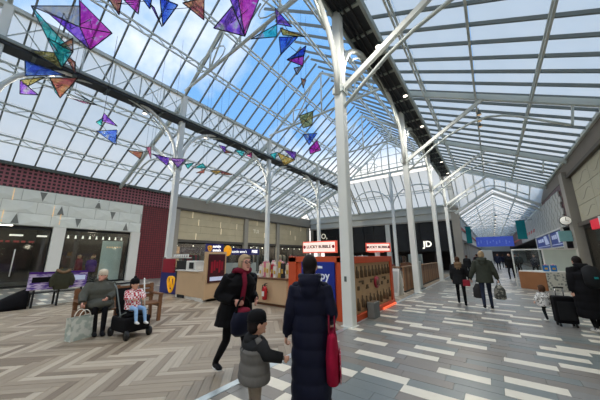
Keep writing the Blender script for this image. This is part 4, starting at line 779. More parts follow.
KITES = [
  ('violet and teal hanging kite cluster at the upper left with grey swirled sail', [
    ('teal', (-11.16, 0.24, 9.68), (-10.28, 1.32, 8.21), (-10.42, 1.17, 7.57)),
    ('grey', (-11.16, 0.24, 9.68), (-9.95, 1.21, 9.74), (-10.0, 1.32, 9.02)),
    ('violet', (-11.01, 0.54, 9.69), (-10.0, 1.32, 9.02), (-9.71, 1.63, 8.2)),
    ('magenta', (-10.39, 1.21, 10.31), (-8.86, 1.92, 8.58), (-10.0, 1.32, 9.02)),
    ('magenta', (-10.0, 1.32, 9.02), (-8.86, 1.92, 8.58), (-9.71, 1.63, 8.2)),
    ('teal', (-10.42, 0.72, 8.37), (-10.28, 1.32, 8.21), (-10.6, 1.08, 8.09)),
    ('rust', (-10.37, 1.01, 8.29), (-10.31, 1.25, 8.72), (-10.28, 1.32, 8.21)),
  ]),
  ('blue olive and orange kite cluster below the violet one', [
    ('olive', (-12.51, 0.51, 8.93), (-11.49, 1.26, 8.75), (-10.75, 1.22, 7.69)),
    ('rust', (-11.49, 1.26, 8.75), (-10.47, 1.45, 8.01), (-10.97, 1.57, 7.91)),
    ('blue', (-12.4, 0.45, 8.4), (-11.11, 1.36, 7.76), (-11.91, 0.53, 7.57)),
    ('olive', (-12.28, 0.46, 7.54), (-11.6, 0.95, 7.65), (-11.99, 0.65, 7.29)),
    ('violet', (-12.28, 0.46, 7.54), (-11.31, 0.87, 6.79), (-12.03, 0.52, 6.93)),
    ('rust', (-11.29, 1.04, 7.52), (-10.77, 1.64, 7.66), (-11.36, 1.39, 6.98)),
    ('teal', (-11.29, 1.04, 7.52), (-11.5, 1.26, 7.2), (-11.36, 1.39, 6.98)),
  ]),
  ('small bright teal kite pair between blue clusters', [
    ('teal', (-11.77, 1.8, 7.58), (-11.73, 2.06, 7.54), (-11.15, 2.36, 7.13)),
    ('pink', (-12.27, 1.71, 7.57), (-11.76, 2.1, 7.32), (-11.15, 2.36, 7.13)),
  ]),
  ('lavender and royal blue kite pair over the red tiled band', [
    ('violet', (-12.05, 2.82, 7.35), (-11.44, 3.16, 6.71), (-12.24, 2.81, 7.05)),
    ('teal', (-12.19, 2.65, 6.91), (-11.9, 2.78, 7.06), (-12.21, 2.84, 6.83)),
    ('blue', (-12.8, 2.84, 6.79), (-11.99, 3.33, 6.79), (-11.91, 3.36, 6.1)),
  ]),
  ('small rust and pink kite pair near the left column', [
    ('rust', (-13.67, 4.33, 6.67), (-13.14, 4.84, 6.61), (-13.26, 4.8, 6.26)),
    ('pink', (-13.22, 4.98, 6.94), (-12.84, 5.05, 6.87), (-12.94, 5.16, 6.3)),
  ]),
  ('purple kite pair crossing the left column', [
    ('violet', (-11.33, 4.57, 5.96), (-10.74, 5.04, 5.78), (-10.56, 4.87, 5.33)),
    ('violet', (-10.74, 5.04, 5.78), (-9.79, 5.24, 5.57), (-9.84, 4.97, 5.11)),
    ('teal', (-10.08, 5.38, 5.46), (-9.65, 5.53, 5.45), (-10.03, 5.5, 5.26)),
  ]),
  ('low rust and gold kite string right of the left column', [
    ('rust', (-11.58, 6.8, 5.73), (-11.09, 6.97, 5.89), (-11.51, 7.2, 5.83)),
    ('teal', (-11.47, 6.6, 5.92), (-11.5, 7.09, 6.34), (-11.22, 7.11, 6.01)),
    ('gold', (-10.81, 7.08, 5.81), (-10.66, 7.68, 5.89), (-10.54, 7.25, 5.54)),
    ('rust', (-10.69, 7.57, 5.92), (-9.84, 7.8, 5.55), (-10.34, 7.46, 5.56)),
  ]),
  ('small purple and teal kite string under the gutter arch', [
    ('violet', (-10.65, 7.38, 7.22), (-10.89, 8.0, 7.4), (-10.3, 7.53, 6.74)),
    ('rust', (-10.69, 7.87, 7.13), (-9.98, 7.72, 6.72), (-10.3, 7.53, 6.74)),
    ('teal', (-9.98, 7.89, 6.95), (-10.08, 8.64, 7.17), (-9.65, 8.1, 6.55)),
    ('pink', (-9.78, 8.47, 6.81), (-9.41, 8.54, 6.91), (-9.4, 8.55, 6.58)),
  ]),
  ('gold and purple kite cluster at the second left column', [
    ('gold', (-8.7, 9.7, 7.12), (-7.86, 10.21, 6.63), (-8.19, 9.7, 6.21)),
    ('violet', (-8.63, 10.2, 7.4), (-7.61, 9.98, 6.94), (-7.86, 10.21, 6.63)),
    ('teal', (-9.03, 9.5, 7.02), (-8.7, 9.7, 7.12), (-9.05, 9.93, 6.82)),
  ]),
  ('magenta red and blue kites at the top edge of the left roof', [
    ('magenta', (-7.46, 1.74, 8.7), (-7.02, 1.99, 8.63), (-7.09, 2.02, 8.22)),
    ('rust', (-7.63, 1.43, 8.59), (-7.64, 1.73, 8.89), (-7.64, 1.73, 8.3)),
    ('blue', (-7.12, 2.03, 8.84), (-6.63, 2.14, 8.6), (-6.81, 2.19, 8.36)),
    ('violet', (-6.73, 2.15, 8.44), (-6.59, 2.22, 8.27), (-6.68, 2.51, 7.94)),
  ]),
  ('blue and dark red kite pair at the top centre left', [
    ('blue', (-6.81, 2.4, 8.95), (-6.42, 2.75, 8.75), (-6.88, 2.6, 8.18)),
    ('rust', (-6.27, 2.81, 8.77), (-5.8, 3.18, 8.97), (-5.79, 3.23, 8.23)),
  ]),
  ('large pink and violet kite hanging near the top middle', [
    ('magenta', (-5.16, 3.88, 9.23), (-4.69, 4.33, 9.33), (-5.01, 4.1, 7.91)),
    ('violet', (-5.17, 3.7, 8.73), (-5.01, 4.1, 7.91), (-5.5, 3.38, 7.9)),
    ('violet', (-5.32, 3.71, 9.14), (-5.16, 3.88, 9.23), (-5.01, 4.1, 7.91)),
  ]),
  ('teal blue and pink kite chain beside the tall front column', [
    ('teal', (-5.64, 4.88, 8.8), (-5.09, 5.56, 9.65), (-5.08, 5.56, 9.1)),
    ('violet', (-5.21, 5.57, 10.45), (-4.5, 5.67, 9.25), (-5.09, 5.56, 9.65)),
    ('gold', (-4.84, 5.45, 9.23), (-4.13, 5.92, 8.82), (-4.76, 5.51, 8.94)),
    ('blue', (-5.04, 5.63, 9.12), (-4.32, 5.77, 8.81), (-4.91, 5.59, 8.29)),
    ('blue', (-4.64, 5.59, 7.95), (-4.15, 6.0, 8.53), (-4.25, 6.02, 8.2)),
    ('magenta', (-4.64, 5.59, 7.95), (-4.37, 6.19, 8.43), (-4.33, 6.07, 7.88)),
    ('grey', (-4.39, 5.65, 7.55), (-4.33, 6.07, 7.88), (-4.39, 5.81, 7.4)),
  ]),
  ('brown and blue kite chain left of the tall front column', [
    ('rust', (-5.44, 7.47, 8.81), (-5.5, 7.92, 9.02), (-5.58, 7.81, 8.6)),
    ('olive', (-5.84, 7.86, 7.4), (-5.11, 7.84, 7.36), (-5.15, 7.81, 6.73)),
    ('olive', (-5.84, 7.86, 7.4), (-5.15, 7.81, 6.73), (-5.62, 7.85, 6.77)),
    ('blue', (-5.6, 7.81, 6.47), (-5.01, 7.95, 6.39), (-5.41, 7.96, 6.0)),
    ('magenta', (-5.31, 7.81, 5.78), (-5.18, 8.21, 6.24), (-4.83, 7.93, 5.61)),
    ('magenta', (-5.31, 7.81, 5.78), (-4.83, 7.93, 5.61), (-5.21, 7.73, 5.48)),
  ]),
]
for label, tris in KITES:
    allp = [Vector(p) for t in tris for p in t[1:]]; c0 = sum(allp, Vector()) / len(allp); root = thing('hanging_kite', label, 'mobile', c0, 0, 'iridescent hanging kites'); done = set(); b = MB()
    for cname, *pts in tris:
        p = [Vector(q) - c0 for q in pts]; nrm = (p[1] - p[0]).cross(p[2] - p[0]); MB().slab(p, nrm, .012).build('sail', 'film_' + cname, root)
        for i in range(3):
            e = tuple(sorted((tuple(round(x, 2) for x in p[i]), tuple(round(x, 2) for x in p[(i + 1) % 3]))))
            if e not in done: done.add(e); b.rod(e[0], e[1], .016, 5)
    # wire links between the sails keep the cluster together
    cs_ = [sum((Vector(q) for q in t[1:]), Vector()) / 3 - c0 for t in tris]
    for a, c in zip(cs_[:-1], cs_[1:]): b.rod(a, c, .01, 4)
    b.build('wire_frame', 'wire', root)
    tops = sorted(allp, key=lambda q: -q.z)[:2]
    for q in tops:
        zc = 10.66 if XB < q.x < XA else 8.2
        if q.x > XB: zc = ZN + (ZR - ZN) * (1 - abs(q.x - XM) / (XM - XB)) + .03
        else: zc = 10.2 - .467 * (XB - q.x) + .03
        MB().rod(q - c0, Vector((q.x, q.y, zc)) - c0, .006, 4).build('suspension_wire', 'wire', root)
# ================================================================== PEOPLE
M('skin', (206, 158, 134), .55, 0, .05, 8); M('skin_pink', (218, 160, 142), .55, 0, .06, 8); M('eye', (34, 28, 28), .3); M('lip', (160, 84, 80), .5)
def C(name, rgb, rough=.75, var=.12, scale=14): M(name, rgb, rough, 0, var, scale, .12, spec=.12); return name
def remesh(src, vox, name, mats, smooth=3):
    """src: list of (MB with one shell set, material index); union by voxel remesh, materials by nearest source shell."""
    allb = MB(); tag_ = []
    for mb, mi in src: allb.add(mb.v, mb.f); tag_ += [mi] * len(mb.v)
    me = bpy.data.meshes.new('tmp'); me.from_pydata(allb.v, [], allb.f); me.update()
    o = bpy.data.objects.new('tmp', me); col.objects.link(o); md = o.modifiers.new('r', 'REMESH'); md.mode = 'VOXEL'; md.voxel_size = vox; md.use_smooth_shade = True
    if smooth: s = o.modifiers.new('s', 'SMOOTH'); s.iterations = smooth; s.factor = .5
    dg = bpy.context.evaluated_depsgraph_get(); out = bpy.data.meshes.new_from_object(o.evaluated_get(dg)); bpy.data.objects.remove(o); bpy.data.meshes.remove(me)
    out.name = name; out.materials.clear()
    for x in mats: out.materials.append(MAT[x])
    if len(mats) > 1:
        kd = KDTree(len(allb.v))
        for i, v in enumerate(allb.v): kd.insert(v, i)
        kd.balance(); out.polygons.foreach_set('material_index', [tag_[kd.find(p.center)[1]] for p in out.polygons])
    out.polygons.foreach_set('use_smooth', [True] * len(out.polygons)); return out
def dense(pts, rad, step=.035):
    """resample a polyline with radii so shells have enough vertices for the material lookup."""
    P_, R_ = [], []
    rad = [(r, r) if not isinstance(r, tuple) else r for r in rad]
    for i in range(len(pts) - 1):
        a, b = Vector(pts[i]), Vector(pts[i + 1]); n = max(1, int((b - a).length / step))
        for j in range(n):
            t = j / n; P_.append(a.lerp(b, t)); R_.append(tuple(rad[i][k] * (1 - t) + rad[i + 1][k] * t for k in (0, 1)))
    P_.append(Vector(pts[-1])); R_.append(rad[-1]); return P_, R_
def limb(pts, rad, side=None, n=12):
    p, r = dense(pts, rad); b = MB(); b.tube(p, [x for x in r], n, side=side)
    b.ell(p[0], r[0][0] * .98, r[0][1] * .98, min(r[0]) * .98, 10, 6); b.ell(p[-1], r[-1][0] * .98, r[-1][1] * .98, min(r[-1]) * .98, 10, 6); return b
def hand(w, d, palm_n, s, curl=.5, grip=False):
    """palm and five bent fingers from wrist w along d; palm faces palm_n; s is the scale."""
    d = Vector(d).normalized(); pn = Vector(palm_n); pn = (pn - d * pn.dot(d)).normalized(); sd = d.cross(pn); w = Vector(w); b = MB()
    b.tube([w - d * .02 * s, w + d * .03 * s, w + d * .085 * s], [(.026 * s, .019 * s), (.036 * s, .018 * s), (.041 * s, .016 * s)], 10, side=sd); base = w + d * .085 * s
    for i, (o, L_) in enumerate(((-.031, .066), (-.0105, .076), (.0105, .072), (.031, .056))):
        p0 = base + sd * o * s - d * .012 * s; c = 1.15 if grip else curl; p1 = p0 + (d * math.cos(c * .5) + pn * math.sin(c * .5)) * L_ * .5 * s; p2 = p1 + (d * math.cos(c * 1.3) + pn * math.sin(c * 1.3)) * L_ * .33 * s; p3 = p2 + (d * math.cos(c * 2) + pn * math.sin(c * 2)) * L_ * .27 * s
        b.tube([p0, p1, p2, p3], [.0105 * s, .0098 * s, .0092 * s, .008 * s], 8)
    t0 = w + d * .03 * s - sd * .028 * s; t1 = t0 + (d * .6 - sd * .8) * .035 * s; t2 = t1 + (d * .9 - sd * .1 + pn * .3) * .034 * s
    b.tube([t0, t1, t2], [.013 * s, .0118 * s, .009 * s], 8); return b
def rings(spec, quilt=0, pitch=.12, step=.02, n=20):
    """closed garment tube from (z, cx, cy, rx, ry) rings, optionally quilted."""
    b = MB(); out = []
    for i in range(len(spec) - 1):
        k_ = max(1, int(abs(spec[i + 1][0] - spec[i][0]) / step))
        for j in range(k_): t = j / k_; out.append([spec[i][q] * (1 - t) + spec[i + 1][q] * t for q in range(5)])
    out.append(list(spec[-1])); pts, rad = [], []
    for z, cx, cy, rx, ry in out:
        f = 1 - quilt * (1 - abs(math.sin(PI * z / pitch)) ** .6); pts.append((cx, cy, z)); rad.append((rx * f, ry * f))
    vs = []
    for (x, y, z), (rx, ry) in zip(pts, rad):
        for j in range(n): th = 2 * PI * j / n; cx = math.copysign(abs(math.cos(th)) ** .85, math.cos(th)); vs.append((x + rx * cx, y + ry * math.sin(th), z))
    k_ = len(pts); fs = [(i * n + j, i * n + (j + 1) % n, (i + 1) * n + (j + 1) % n, (i + 1) * n + j) for i in range(k_ - 1) for j in range(n)] + [tuple(range(n - 1, -1, -1)), tuple((k_ - 1) * n + j for j in range(n))]
    b.add(vs, fs, 0, True); return b
JD = dict(pel=(0, 0, .93), chest=(0, .0, 1.28), neck=(0, -.01, 1.45), head=(0, .02, 1.59), shR=(.17, 0, 1.39), shL=(-.17, 0, 1.39), elR=(.23, -.03, 1.12), elL=(-.23, -.03, 1.12), wrR=(.235, .05, .88), wrL=(-.235, .05, .88), hipR=(.085, 0, .9), hipL=(-.085, 0, .9), knR=(.095, .02, .49), knL=(-.095, .02, .49), anR=(.1, -.02, .085), anL=(-.1, -.02, .085))
def person(label, loc, rz, H=1.7, vox=.011, j={}, top='', legs='', shoes='', skin='skin', head_s=1.0, face=0.0, tilt=0.0, coat=None, hair=None, hair_style='short', hat=None, toe=None, group=None, grip=(), curl=.45, width=1.0, far=False):
    J = {k: Vector(v) for k, v in {**JD, **j}.items()}; s = H / 1.7
    root = thing('person', label, 'person', loc, rz, group); root.scale = (s, s, s); W_ = width; src = []; X = (1, 0, 0)
    # trunk
    pel, ch, nk = J['pel'], J['chest'], J['neck']; waist = pel.lerp(ch, .45)
    src.append((limb([pel + Vector((0, 0, -.06)), pel, waist, ch, nk + Vector((0, 0, -.07))], [(.14 * W_, .1 * W_), (.16 * W_, .115 * W_), (.135 * W_, .1 * W_), (.165 * W_, .115 * W_), (.1, .075)], X), 1))
    src.append((limb([J['shL'] + Vector((.03, 0, 0)), J['shL'].lerp(J['shR'], .5) + Vector((0, 0, .01)), J['shR'] - Vector((.03, 0, 0))], [.058, .07, .058]), 1))
    up = (J['head'] - nk).normalized(); src.append((limb([nk - up * .06, nk + up * .08], [.058, .052]), 0))
    # legs and feet
    for q in 'RL':
        h, k_, a = J['hip' + q], J['kn' + q], J['an' + q]
        src.append((limb([h, h.lerp(k_, .5), k_, k_.lerp(a, .35), a], [.083 * W_, .072 * W_, .056, .055, .042]), 2))
        kd = (k_ - a); fw = Vector((0, 1, 0)) if toe is None else Vector(toe[q]); f = MB(); f.ell(a + fw * .05 + Vector((0, 0, -.045)), .046, .12, .04, 12, 8); f.ell(a + fw * .11 + Vector((0, 0, -.055)), .048, .075, .03, 12, 8); f.ell(a + Vector((0, 0, -.03)), .044, .06, .055, 10, 7); src.append((f, 3))
    for q in 'RL':
        sh, el, wr = J['sh' + q], J['el' + q], J['wr' + q]
        src.append((limb([sh, sh.lerp(el, .5), el, el.lerp(wr, .4), wr], [.055, .048, .042, .04, .03]), 1))
        d = (wr - el).normalized(); src.append((hand(wr, d, (-1 if q == 'R' else 1, .2, -.1), 1.0, curl, q in grip), 0))
    # head with jaw, nose, ears
    hs = head_s; R = Matrix.Rotation(face, 3, 'Z') @ Matrix.Rotation(tilt, 3, 'X'); hc = J['head']; T = lambda x, y, z: hc + R @ Vector((x * hs, y * hs, z * hs)); hd = MB()
    hd.ell(hc, .074 * hs, .095 * hs, .11 * hs, 18, 14, rot=R); hd.ell(T(0, .025, -.06), .056 * hs, .066 * hs, .062 * hs, 14, 10, rot=R); hd.ell(T(0, .1, -.018), .014 * hs, .02 * hs, .024 * hs, 8, 6, rot=R); hd.ell(T(0, .085, -.098), .022 * hs, .016 * hs, .016 * hs, 8, 6, rot=R)
    for sx in (-1, 1): hd.ell(T(sx * .076, -.005, -.012), .012 * hs, .024 * hs, .034 * hs, 8, 6, rot=R)
    src.append((hd, 0)); me = remesh(src, vox, 'body', [skin, top or coat['mat'], legs, shoes])
    body = link('body', me, root); fb = MB()
    for sx in (-1, 1): fb.ell(T(sx * .03, .086, .008), .012 * hs, .008 * hs, .007 * hs, 8, 6, 0, rot=R); fb.ell(T(sx * .032, .088, .03), .018 * hs, .006 * hs, .004 * hs, 8, 5, 0, rot=R)
    fb.ell(T(0, .093, -.062), .024 * hs, .007 * hs, .006 * hs, 8, 5, 1, rot=R)
    if not far: fb.build('face_features', ['eye', 'lip'], root)
    if hair:
        h = MB(); h.ell(T(0, -.018, .022), .086 * hs, .1 * hs, .108 * hs, 18, 12, rot=R)
        if hair_style in ('short', 'bob'):
            h.ell(T(0, -.05, -.03), .08 * hs, .062 * hs, .075 * hs, 14, 10, rot=R); h.ell(T(0, .05, .075), .06 * hs, .04 * hs, .03 * hs, 12, 8, rot=R)
        if hair_style == 'bob':
            for sx in (-1, 1): h.ell(T(sx * .07, -.01, -.03), .024 * hs, .05 * hs, .075 * hs, 10, 8, rot=R)
        if hair_style == 'tied': h.ell(T(0, -.05, -.045), .074 * hs, .058 * hs, .08 * hs, 14, 10, rot=R); h.tube([T(0, -.08, -.08), T(0, -.1, -.14), T(0, -.1, -.2)], [.04, .045, .02], 10)
        if hair_style == 'long': h.tube([T(0, -.05, .0), T(0, -.075, -.1), T(0, -.085, -.22), T(0, -.08, -.3)], [(.08, .05), (.085, .04), (.075, .035), (.03, .02)], 12, side=R @ Vector((1, 0, 0)))
        link('hair', remesh([(h, 0)], max(vox, .012), 'hair', [hair], 4), root)
    if hat:
        h = MB(); m_, kind_ = hat; vs = []
        prof = [(-.01, 1.0), (.03, 1.04), (.07, .98), (.1, .82), (.12, .52), (.13, .05)]
        for z, f in prof:
            for i in range(20): th = 2 * PI * i / 20; vs.append(T(.087 * f * math.cos(th), -.008 + .105 * f * math.sin(th), .022 + z))
        n = 20; h.add(vs, [(i * n + k2, i * n + (k2 + 1) % n, (i + 1) * n + (k2 + 1) % n, (i + 1) * n + k2) for i in range(len(prof) - 1) for k2 in range(n)] + [tuple((len(prof) - 1) * n + k2 for k2 in range(n)), tuple(range(n - 1, -1, -1))], 0, True)
        h.tube([T(.09 * math.cos(t), -.008 + .108 * math.sin(t), .026) for t in [2 * PI * i / 20 for i in range(21)]], .007 * hs, 8)
        if kind_ == 'bobble': h.ell(T(0, -.01, .16), .035 * hs, .035 * hs, .035 * hs, 10, 8)
        h.build('hat', m_, root)
    if coat:
        cs = []; q_ = coat.get('quilt', 0); pt = coat.get('pitch', .12); hem = coat['hem']; g_ = coat.get('puff', 1.0); c = ch; fl = coat.get('flare', 1.0)
        if 'spec' in coat: spec = coat['spec']
        else:
            hx = lambda t: pel.x + (ch.x - pel.x) * t; hy = lambda t: pel.y + (ch.y - pel.y) * t
            spec = [(hem, hx(-.2), hy(-.4) if hem < pel.z else hy(.3), .215 * g_ * fl * W_, .165 * g_ * fl * W_)]
            if hem < pel.z - .3: spec.append((pel.z - .2, pel.x, pel.y, .21 * g_ * W_, .165 * g_ * W_))
            if hem < pel.z: spec.append((pel.z, pel.x, pel.y, .205 * g_ * W_, .16 * g_ * W_))
            wz = pel.z * .55 + ch.z * .45; spec += [(wz, hx(.45), hy(.45), .185 * g_ * W_, .145 * g_ * W_), (ch.z, ch.x, ch.y, .205 * g_ * W_, .155 * g_ * W_), (J['shR'].z - .02, nk.x, nk.y - .005, .18 * W_, .12 * W_), (nk.z + .0, nk.x, nk.y, .085, .08), (nk.z + .035, nk.x, nk.y, .075, .075)]
        cs.append((rings(spec, q_, pt), 0))
        for q in 'RL':
            sh, el, wr = J['sh' + q], J['el' + q], J['wr' + q]; e_ = wr - (wr - el).normalized() * .01; p, r = dense([sh, sh.lerp(el, .5), el, el.lerp(wr, .5), e_], [.082 * g_, .074 * g_, .068 * g_, .062 * g_, .052 * g_], .02)
            if q_:
                acc = 0; rr = []
                for i in range(len(p)):
                    acc += (p[i] - p[i - 1]).length if i else 0; f = 1 - q_ * 1.3 * (1 - abs(math.sin(PI * acc / (pt * .85))) ** .6); rr.append((r[i][0] * f, r[i][1] * f))
                r = rr
            b = MB(); b.tube(p, r, 14); cs.append((b, 0))
        if coat.get('hood'):
            b = MB(); b.ell(nk + Vector((0, -.1, -.02)), .125, .085, .085, 14, 10); b.ell(nk + Vector((0, -.11, -.1)), .1, .07, .09, 14, 10); b.tube([nk + Vector((.1 * math.sin(t), -.03 - .1 * math.cos(t), .03)) for t in [-2 + 4 * i / 14 for i in range(15)]], .034, 10); cs.append((b, 0 if coat['hood'] is True else 1))
        if coat.get('band'): cs.append((rings([(coat['band'][0], ch.x, ch.y, .212 * g_ * W_, .162 * g_ * W_), (coat['band'][1], nk.x, nk.y, .19 * g_, .13 * g_)], 0), 1))
        link('coat', remesh(cs, max(vox, .01), 'coat', [coat['mat']] + ([coat['hood']] if isinstance(coat.get('hood'), str) else [])), root)
    return root
C('navy', (19, 22, 40), .55, .2, 8); C('black_cloth', (15, 15, 18), .7, .2); C('charcoal', (34, 35, 37), .75); C('grey_jacket', (98, 96, 93), .65, .12, 6); C('maroon', (112, 26, 46)); C('purple', (74, 38, 120)); C('denim', (40, 46, 64)); C('khaki', (128, 116, 102)); C('olive', (62, 62, 48)); C('green_grey', (62, 66, 58)); C('beanie', (204, 192, 172)); C('hair_dark', (30, 24, 24), .6); C('hair_grey', (164, 142, 112), .7); C('hair_brown', (74, 52, 38), .6); C('shoe_black', (24, 24, 26), .5); C('shoe_white', (216, 214, 208), .5); C('light_blue', (140, 178, 220)); C('fur', (128, 104, 80), .9, .35, 30); C('slate_coat', (76, 77, 70), .6, .12, 8)
two_tone('check_red', (226, 220, 220), (178, 40, 60), 'checker', 16, .7, .4, .6); two_tone('dots', (228, 226, 222), (36, 36, 40), 'noise', 16, .7, .56, .6); two_tone('bag_print', (150, 22, 60), (226, 196, 200), 'noise', 14, .6, .52, .62); two_tone('tote_print', (202, 206, 198), (164, 176, 168), 'noise', 9, .6, .45, .55)
two_tone('ad_print', (88, 56, 150), (206, 190, 220), 'noise', 5, .5, .44, .6, (1, 1, 3))
# --- woman in long navy puffer coat, seen from behind, holding the child's hand
nw = person('woman in long navy puffer coat seen from behind in the foreground', (-1.57, 2.3, 0), .52, 1.6, .009, dict(shR=(.155, 0, 1.37), shL=(-.155, 0, 1.37), elL=(-.22, -.02, 1.1), wrL=(-.27, .06, .86), elR=(.23, -.05, 1.12), wrR=(.22, .16, .98), knR=(.095, .1, .5), anR=(.1, .04, .1), anL=(-.1, -.08, .085)), legs='black_cloth', shoes='shoe_black', hair='hair_dark', hair_style='tied', head_s=1.0, coat=dict(mat='navy', hem=.12, quilt=.075, pitch=.155, puff=1.0, hood=True, flare=1.0), grip='RL', face=-.15)
C('tote_red', (146, 20, 52))
tb = thing('tote_bag', 'dark red patterned tote bag carried by the woman in navy', 'bag', (-1.36, 2.36, .44), .5); tb.scale = (.9, .9, .88)
MB().tube([(0, 0, 0), (0, 0, .02), (0, 0, .25), (0, 0, .46), (0, 0, .5)], [(.05, .1), (.07, .16), (.075, .19), (.05, .18), (.04, .17)], 16, side=(1, 0, 0)).build('bag_body', 'tote_red', tb); MB().tube([(.078, 0, .03), (.078, 0, .3)], [(.012, .12), (.01, .14)], 10, side=(1, 0, 0)).build('print_panel', 'bag_print', tb)
for sx in (-1, 1): MB().tube([(sx * .03, .1 * math.cos(t), .48 + .2 * math.sin(t)) for t in [PI * i / 12 for i in range(13)]], .01, 6).build('handle', 'maroon', tb)
# --- child beside her
ch_ = person('small child in black and grey padded jacket holding hands in the foreground', (-1.935, 1.89, 0), -.45, 1.05, .012, dict(head=(0, .03, 1.56), elR=(.27, .1, 1.17), wrR=(.33, .32, 1.12), elL=(-.25, 0, 1.13), wrL=(-.22, .14, .95), shR=(.19, 0, 1.33), shL=(-.19, 0, 1.33), neck=(0, 0, 1.36), chest=(0, 0, 1.2)), legs='khaki', shoes='shoe_black', hat=('black_cloth', ''), hair='hair_dark', hair_style='short', head_s=1.42, width=1.15, coat=dict(mat='grey_jacket', hem=.78, quilt=.06, pitch=.13, puff=1.25, hood='charcoal'), grip='R')
yk = MB(); yk = rings([(1.13, 0, 0, .268, .205), (1.3, 0, 0, .26, .19), (1.36, 0, 0, .16, .13)], .05, .13); yk.build('dark_yoke', 'charcoal', ch_)
for q, (s_, e_, w_) in enumerate((((.19, 0, 1.33), (.27, .1, 1.17), (.335, .31, 1.12)), ((-.19, 0, 1.33), (-.25, 0, 1.13), (-.22, .135, .955)))): MB().tube([s_, e_, w_], [.108, .094, .074], 14).build('dark_sleeve', 'charcoal', ch_)
# --- woman with scarf and glasses walking right
sw = person('grey haired woman in black coat and red scarf walking in profile', (-2.99, 2.52, 0), -1.75, 1.63, .009, dict(chest=(0, .09, 1.27), neck=(0, .15, 1.44), head=(0, .21, 1.575), shR=(.17, .12, 1.38), shL=(-.17, .12, 1.38), elR=(.25, -.02, 1.13), wrR=(.15, .22, 1.07), elL=(-.25, .0, 1.13), wrL=(-.2, .2, 1.05), knL=(-.09, .16, .5), anL=(-.09, .12, .085), knR=(.09, -.06, .5), anR=(.09, -.34, .16)), legs='black_cloth', shoes='shoe_black', skin='skin_pink', hair='hair_grey', hair_style='bob', coat=dict(mat='black_cloth', hem=.72, quilt=.04, pitch=.2, puff=1.25, hood=True, flare=1.05), curl=.7)
MB().tube([(.11 * math.cos(t), .14 + .1 * math.sin(t), 1.46 + .015 * math.sin(3 * t)) for t in [2 * PI * i / 16 for i in range(17)]], .038, 10).tube([(.03, .24, 1.44), (.04, .29, 1.3), (.05, .27, 1.15), (.05, .24, 1.0)], [(.05, .03), (.06, .022), (.06, .02), (.055, .018)], 10).build('scarf', 'maroon', sw)
gls = MB()
for sx in (-1, 1): gls.tube([(sx * .034 + .024 * math.cos(t), .315, 1.583 + .02 * math.sin(t)) for t in [2 * PI * i / 12 for i in range(13)]], .004, 5); gls.rod((sx * .06, .312, 1.587), (sx * .082, .21, 1.59), .004, 5)
gls.rod((-.012, .318, 1.586), (.012, .318, 1.586), .004, 5); gls.build('glasses', 'black_metal', sw)
for a in ((-.09, .12, .085), (.09, -.34, .16)): MB().ell((a[0], a[1] + .06, a[2] - .07), .05, .135, .02, 14, 6).build('shoe_sole', 'shoe_white', sw)
hb_ = thing('carry_bag', 'navy bag with red top hanging from the arm of the woman with scarf', 'bag', (-2.72, 2.42, .62), -1.4)
hbb = MB(); hbb.tube([(0, 0, 0), (0, 0, .05), (0, 0, .17), (0, 0, .27), (0, 0, .31)], [(.13, .07), (.19, .1), (.2, .11), (.15, .09), (.06, .05)], 16, side=(1, 0, 0)); hbb.build('bag_body', 'navy', hb_); MB().ell((0, .0, .28), .12, .085, .045, 14, 8).build('red_flap', 'maroon', hb_); MB().tube([(.13 * math.cos(t), 0, .28 + .17 * math.sin(t)) for t in [PI * i / 12 for i in range(13)]], .014, 6).build('strap', 'black_cloth', hb_)
# --- timber bench with seated woman
M('bench_wood', (122, 84, 56), .55, 0, .14, 6)
def bench(label, loc, rz, ln):
    t = thing('timber_bench', label, 'bench', loc, rz)
    for i in range(5): bevel(MB().box(-ln / 2, -.2 + i * .1, .42, ln / 2, -.115 + i * .1, .455).build('seat_slat', 'bench_wood', t), .006)
    for i in range(3): bevel(MB().box(-ln / 2, -.27 - i * .02, .54 + i * .12, ln / 2, -.24 - i * .02, .63 + i * .12).build('back_slat', 'bench_wood', t), .006)
    for sx in (-1, 0, 1):
        x = sx * (ln / 2 - .05); MB().bar((x, .26, 0), (x, .26, .64 if sx else .42), .07).build('front_leg', 'bench_wood', t); MB().bar((x, -.22, 0), (x, -.31, .9), .07).build('rear_leg', 'bench_wood', t); MB().bar((x, -.22, .38), (x, .26, .38), .05, .07).build('seat_rail', 'bench_wood', t)
        if sx: MB().bar((x, -.3, .65), (x, .32, .65), .08, .045).build('armrest', 'bench_wood', t)
    return t
bench('brown timber bench with slatted back at the left', (-7.35, 2.68, 0), -PI / 2, 1.7)
sit = dict(pel=(0, -.02, .52), chest=(0, -.06, .9), neck=(0, -.02, 1.06), head=(0, .04, 1.19), shR=(.18, -.03, 1.0), shL=(-.18, -.03, 1.0), elR=(.27, .05, .78), wrR=(.2, .28, .72), elL=(-.27, .05, .78), wrL=(-.12, .27, .7), hipR=(.09, .02, .5), hipL=(-.09, .02, .5), knR=(.1, .42, .52), knL=(-.08, .42, .5), anR=(.06, .46, .09), anL=(-.07, .52, .09))
ew = person('seated woman in grey padded coat and cream beanie on the timber bench', (-7.28, 2.2, 0), -PI / 2 - .15, 1.68, .011, {**sit, 'elR': (.3, .1, .8), 'wrR': (.32, .3, .66)}, legs='black_cloth', shoes='shoe_black', skin='skin_pink', hat=('beanie', ''), hair='hair_grey', hair_style='short', face=-.7, width=1.2, coat=dict(mat='slate_coat', hem=.44, quilt=.05, pitch=.13, puff=1.3, hood=True), curl=.8, grip='R')
MB().tube([(0, .05, .6), (0, .2, .6), (0, .4, .57)], [(.25, .13), (.24, .12), (.19, .08)], 14, side=(1, 0, 0)).build('coat_skirt', 'slate_coat', ew)
sb_ = thing('shopping_bag', 'pale printed shopping bag on the floor at the seated woman', 'bag', (-6.86, 1.84, 0), -1.3)
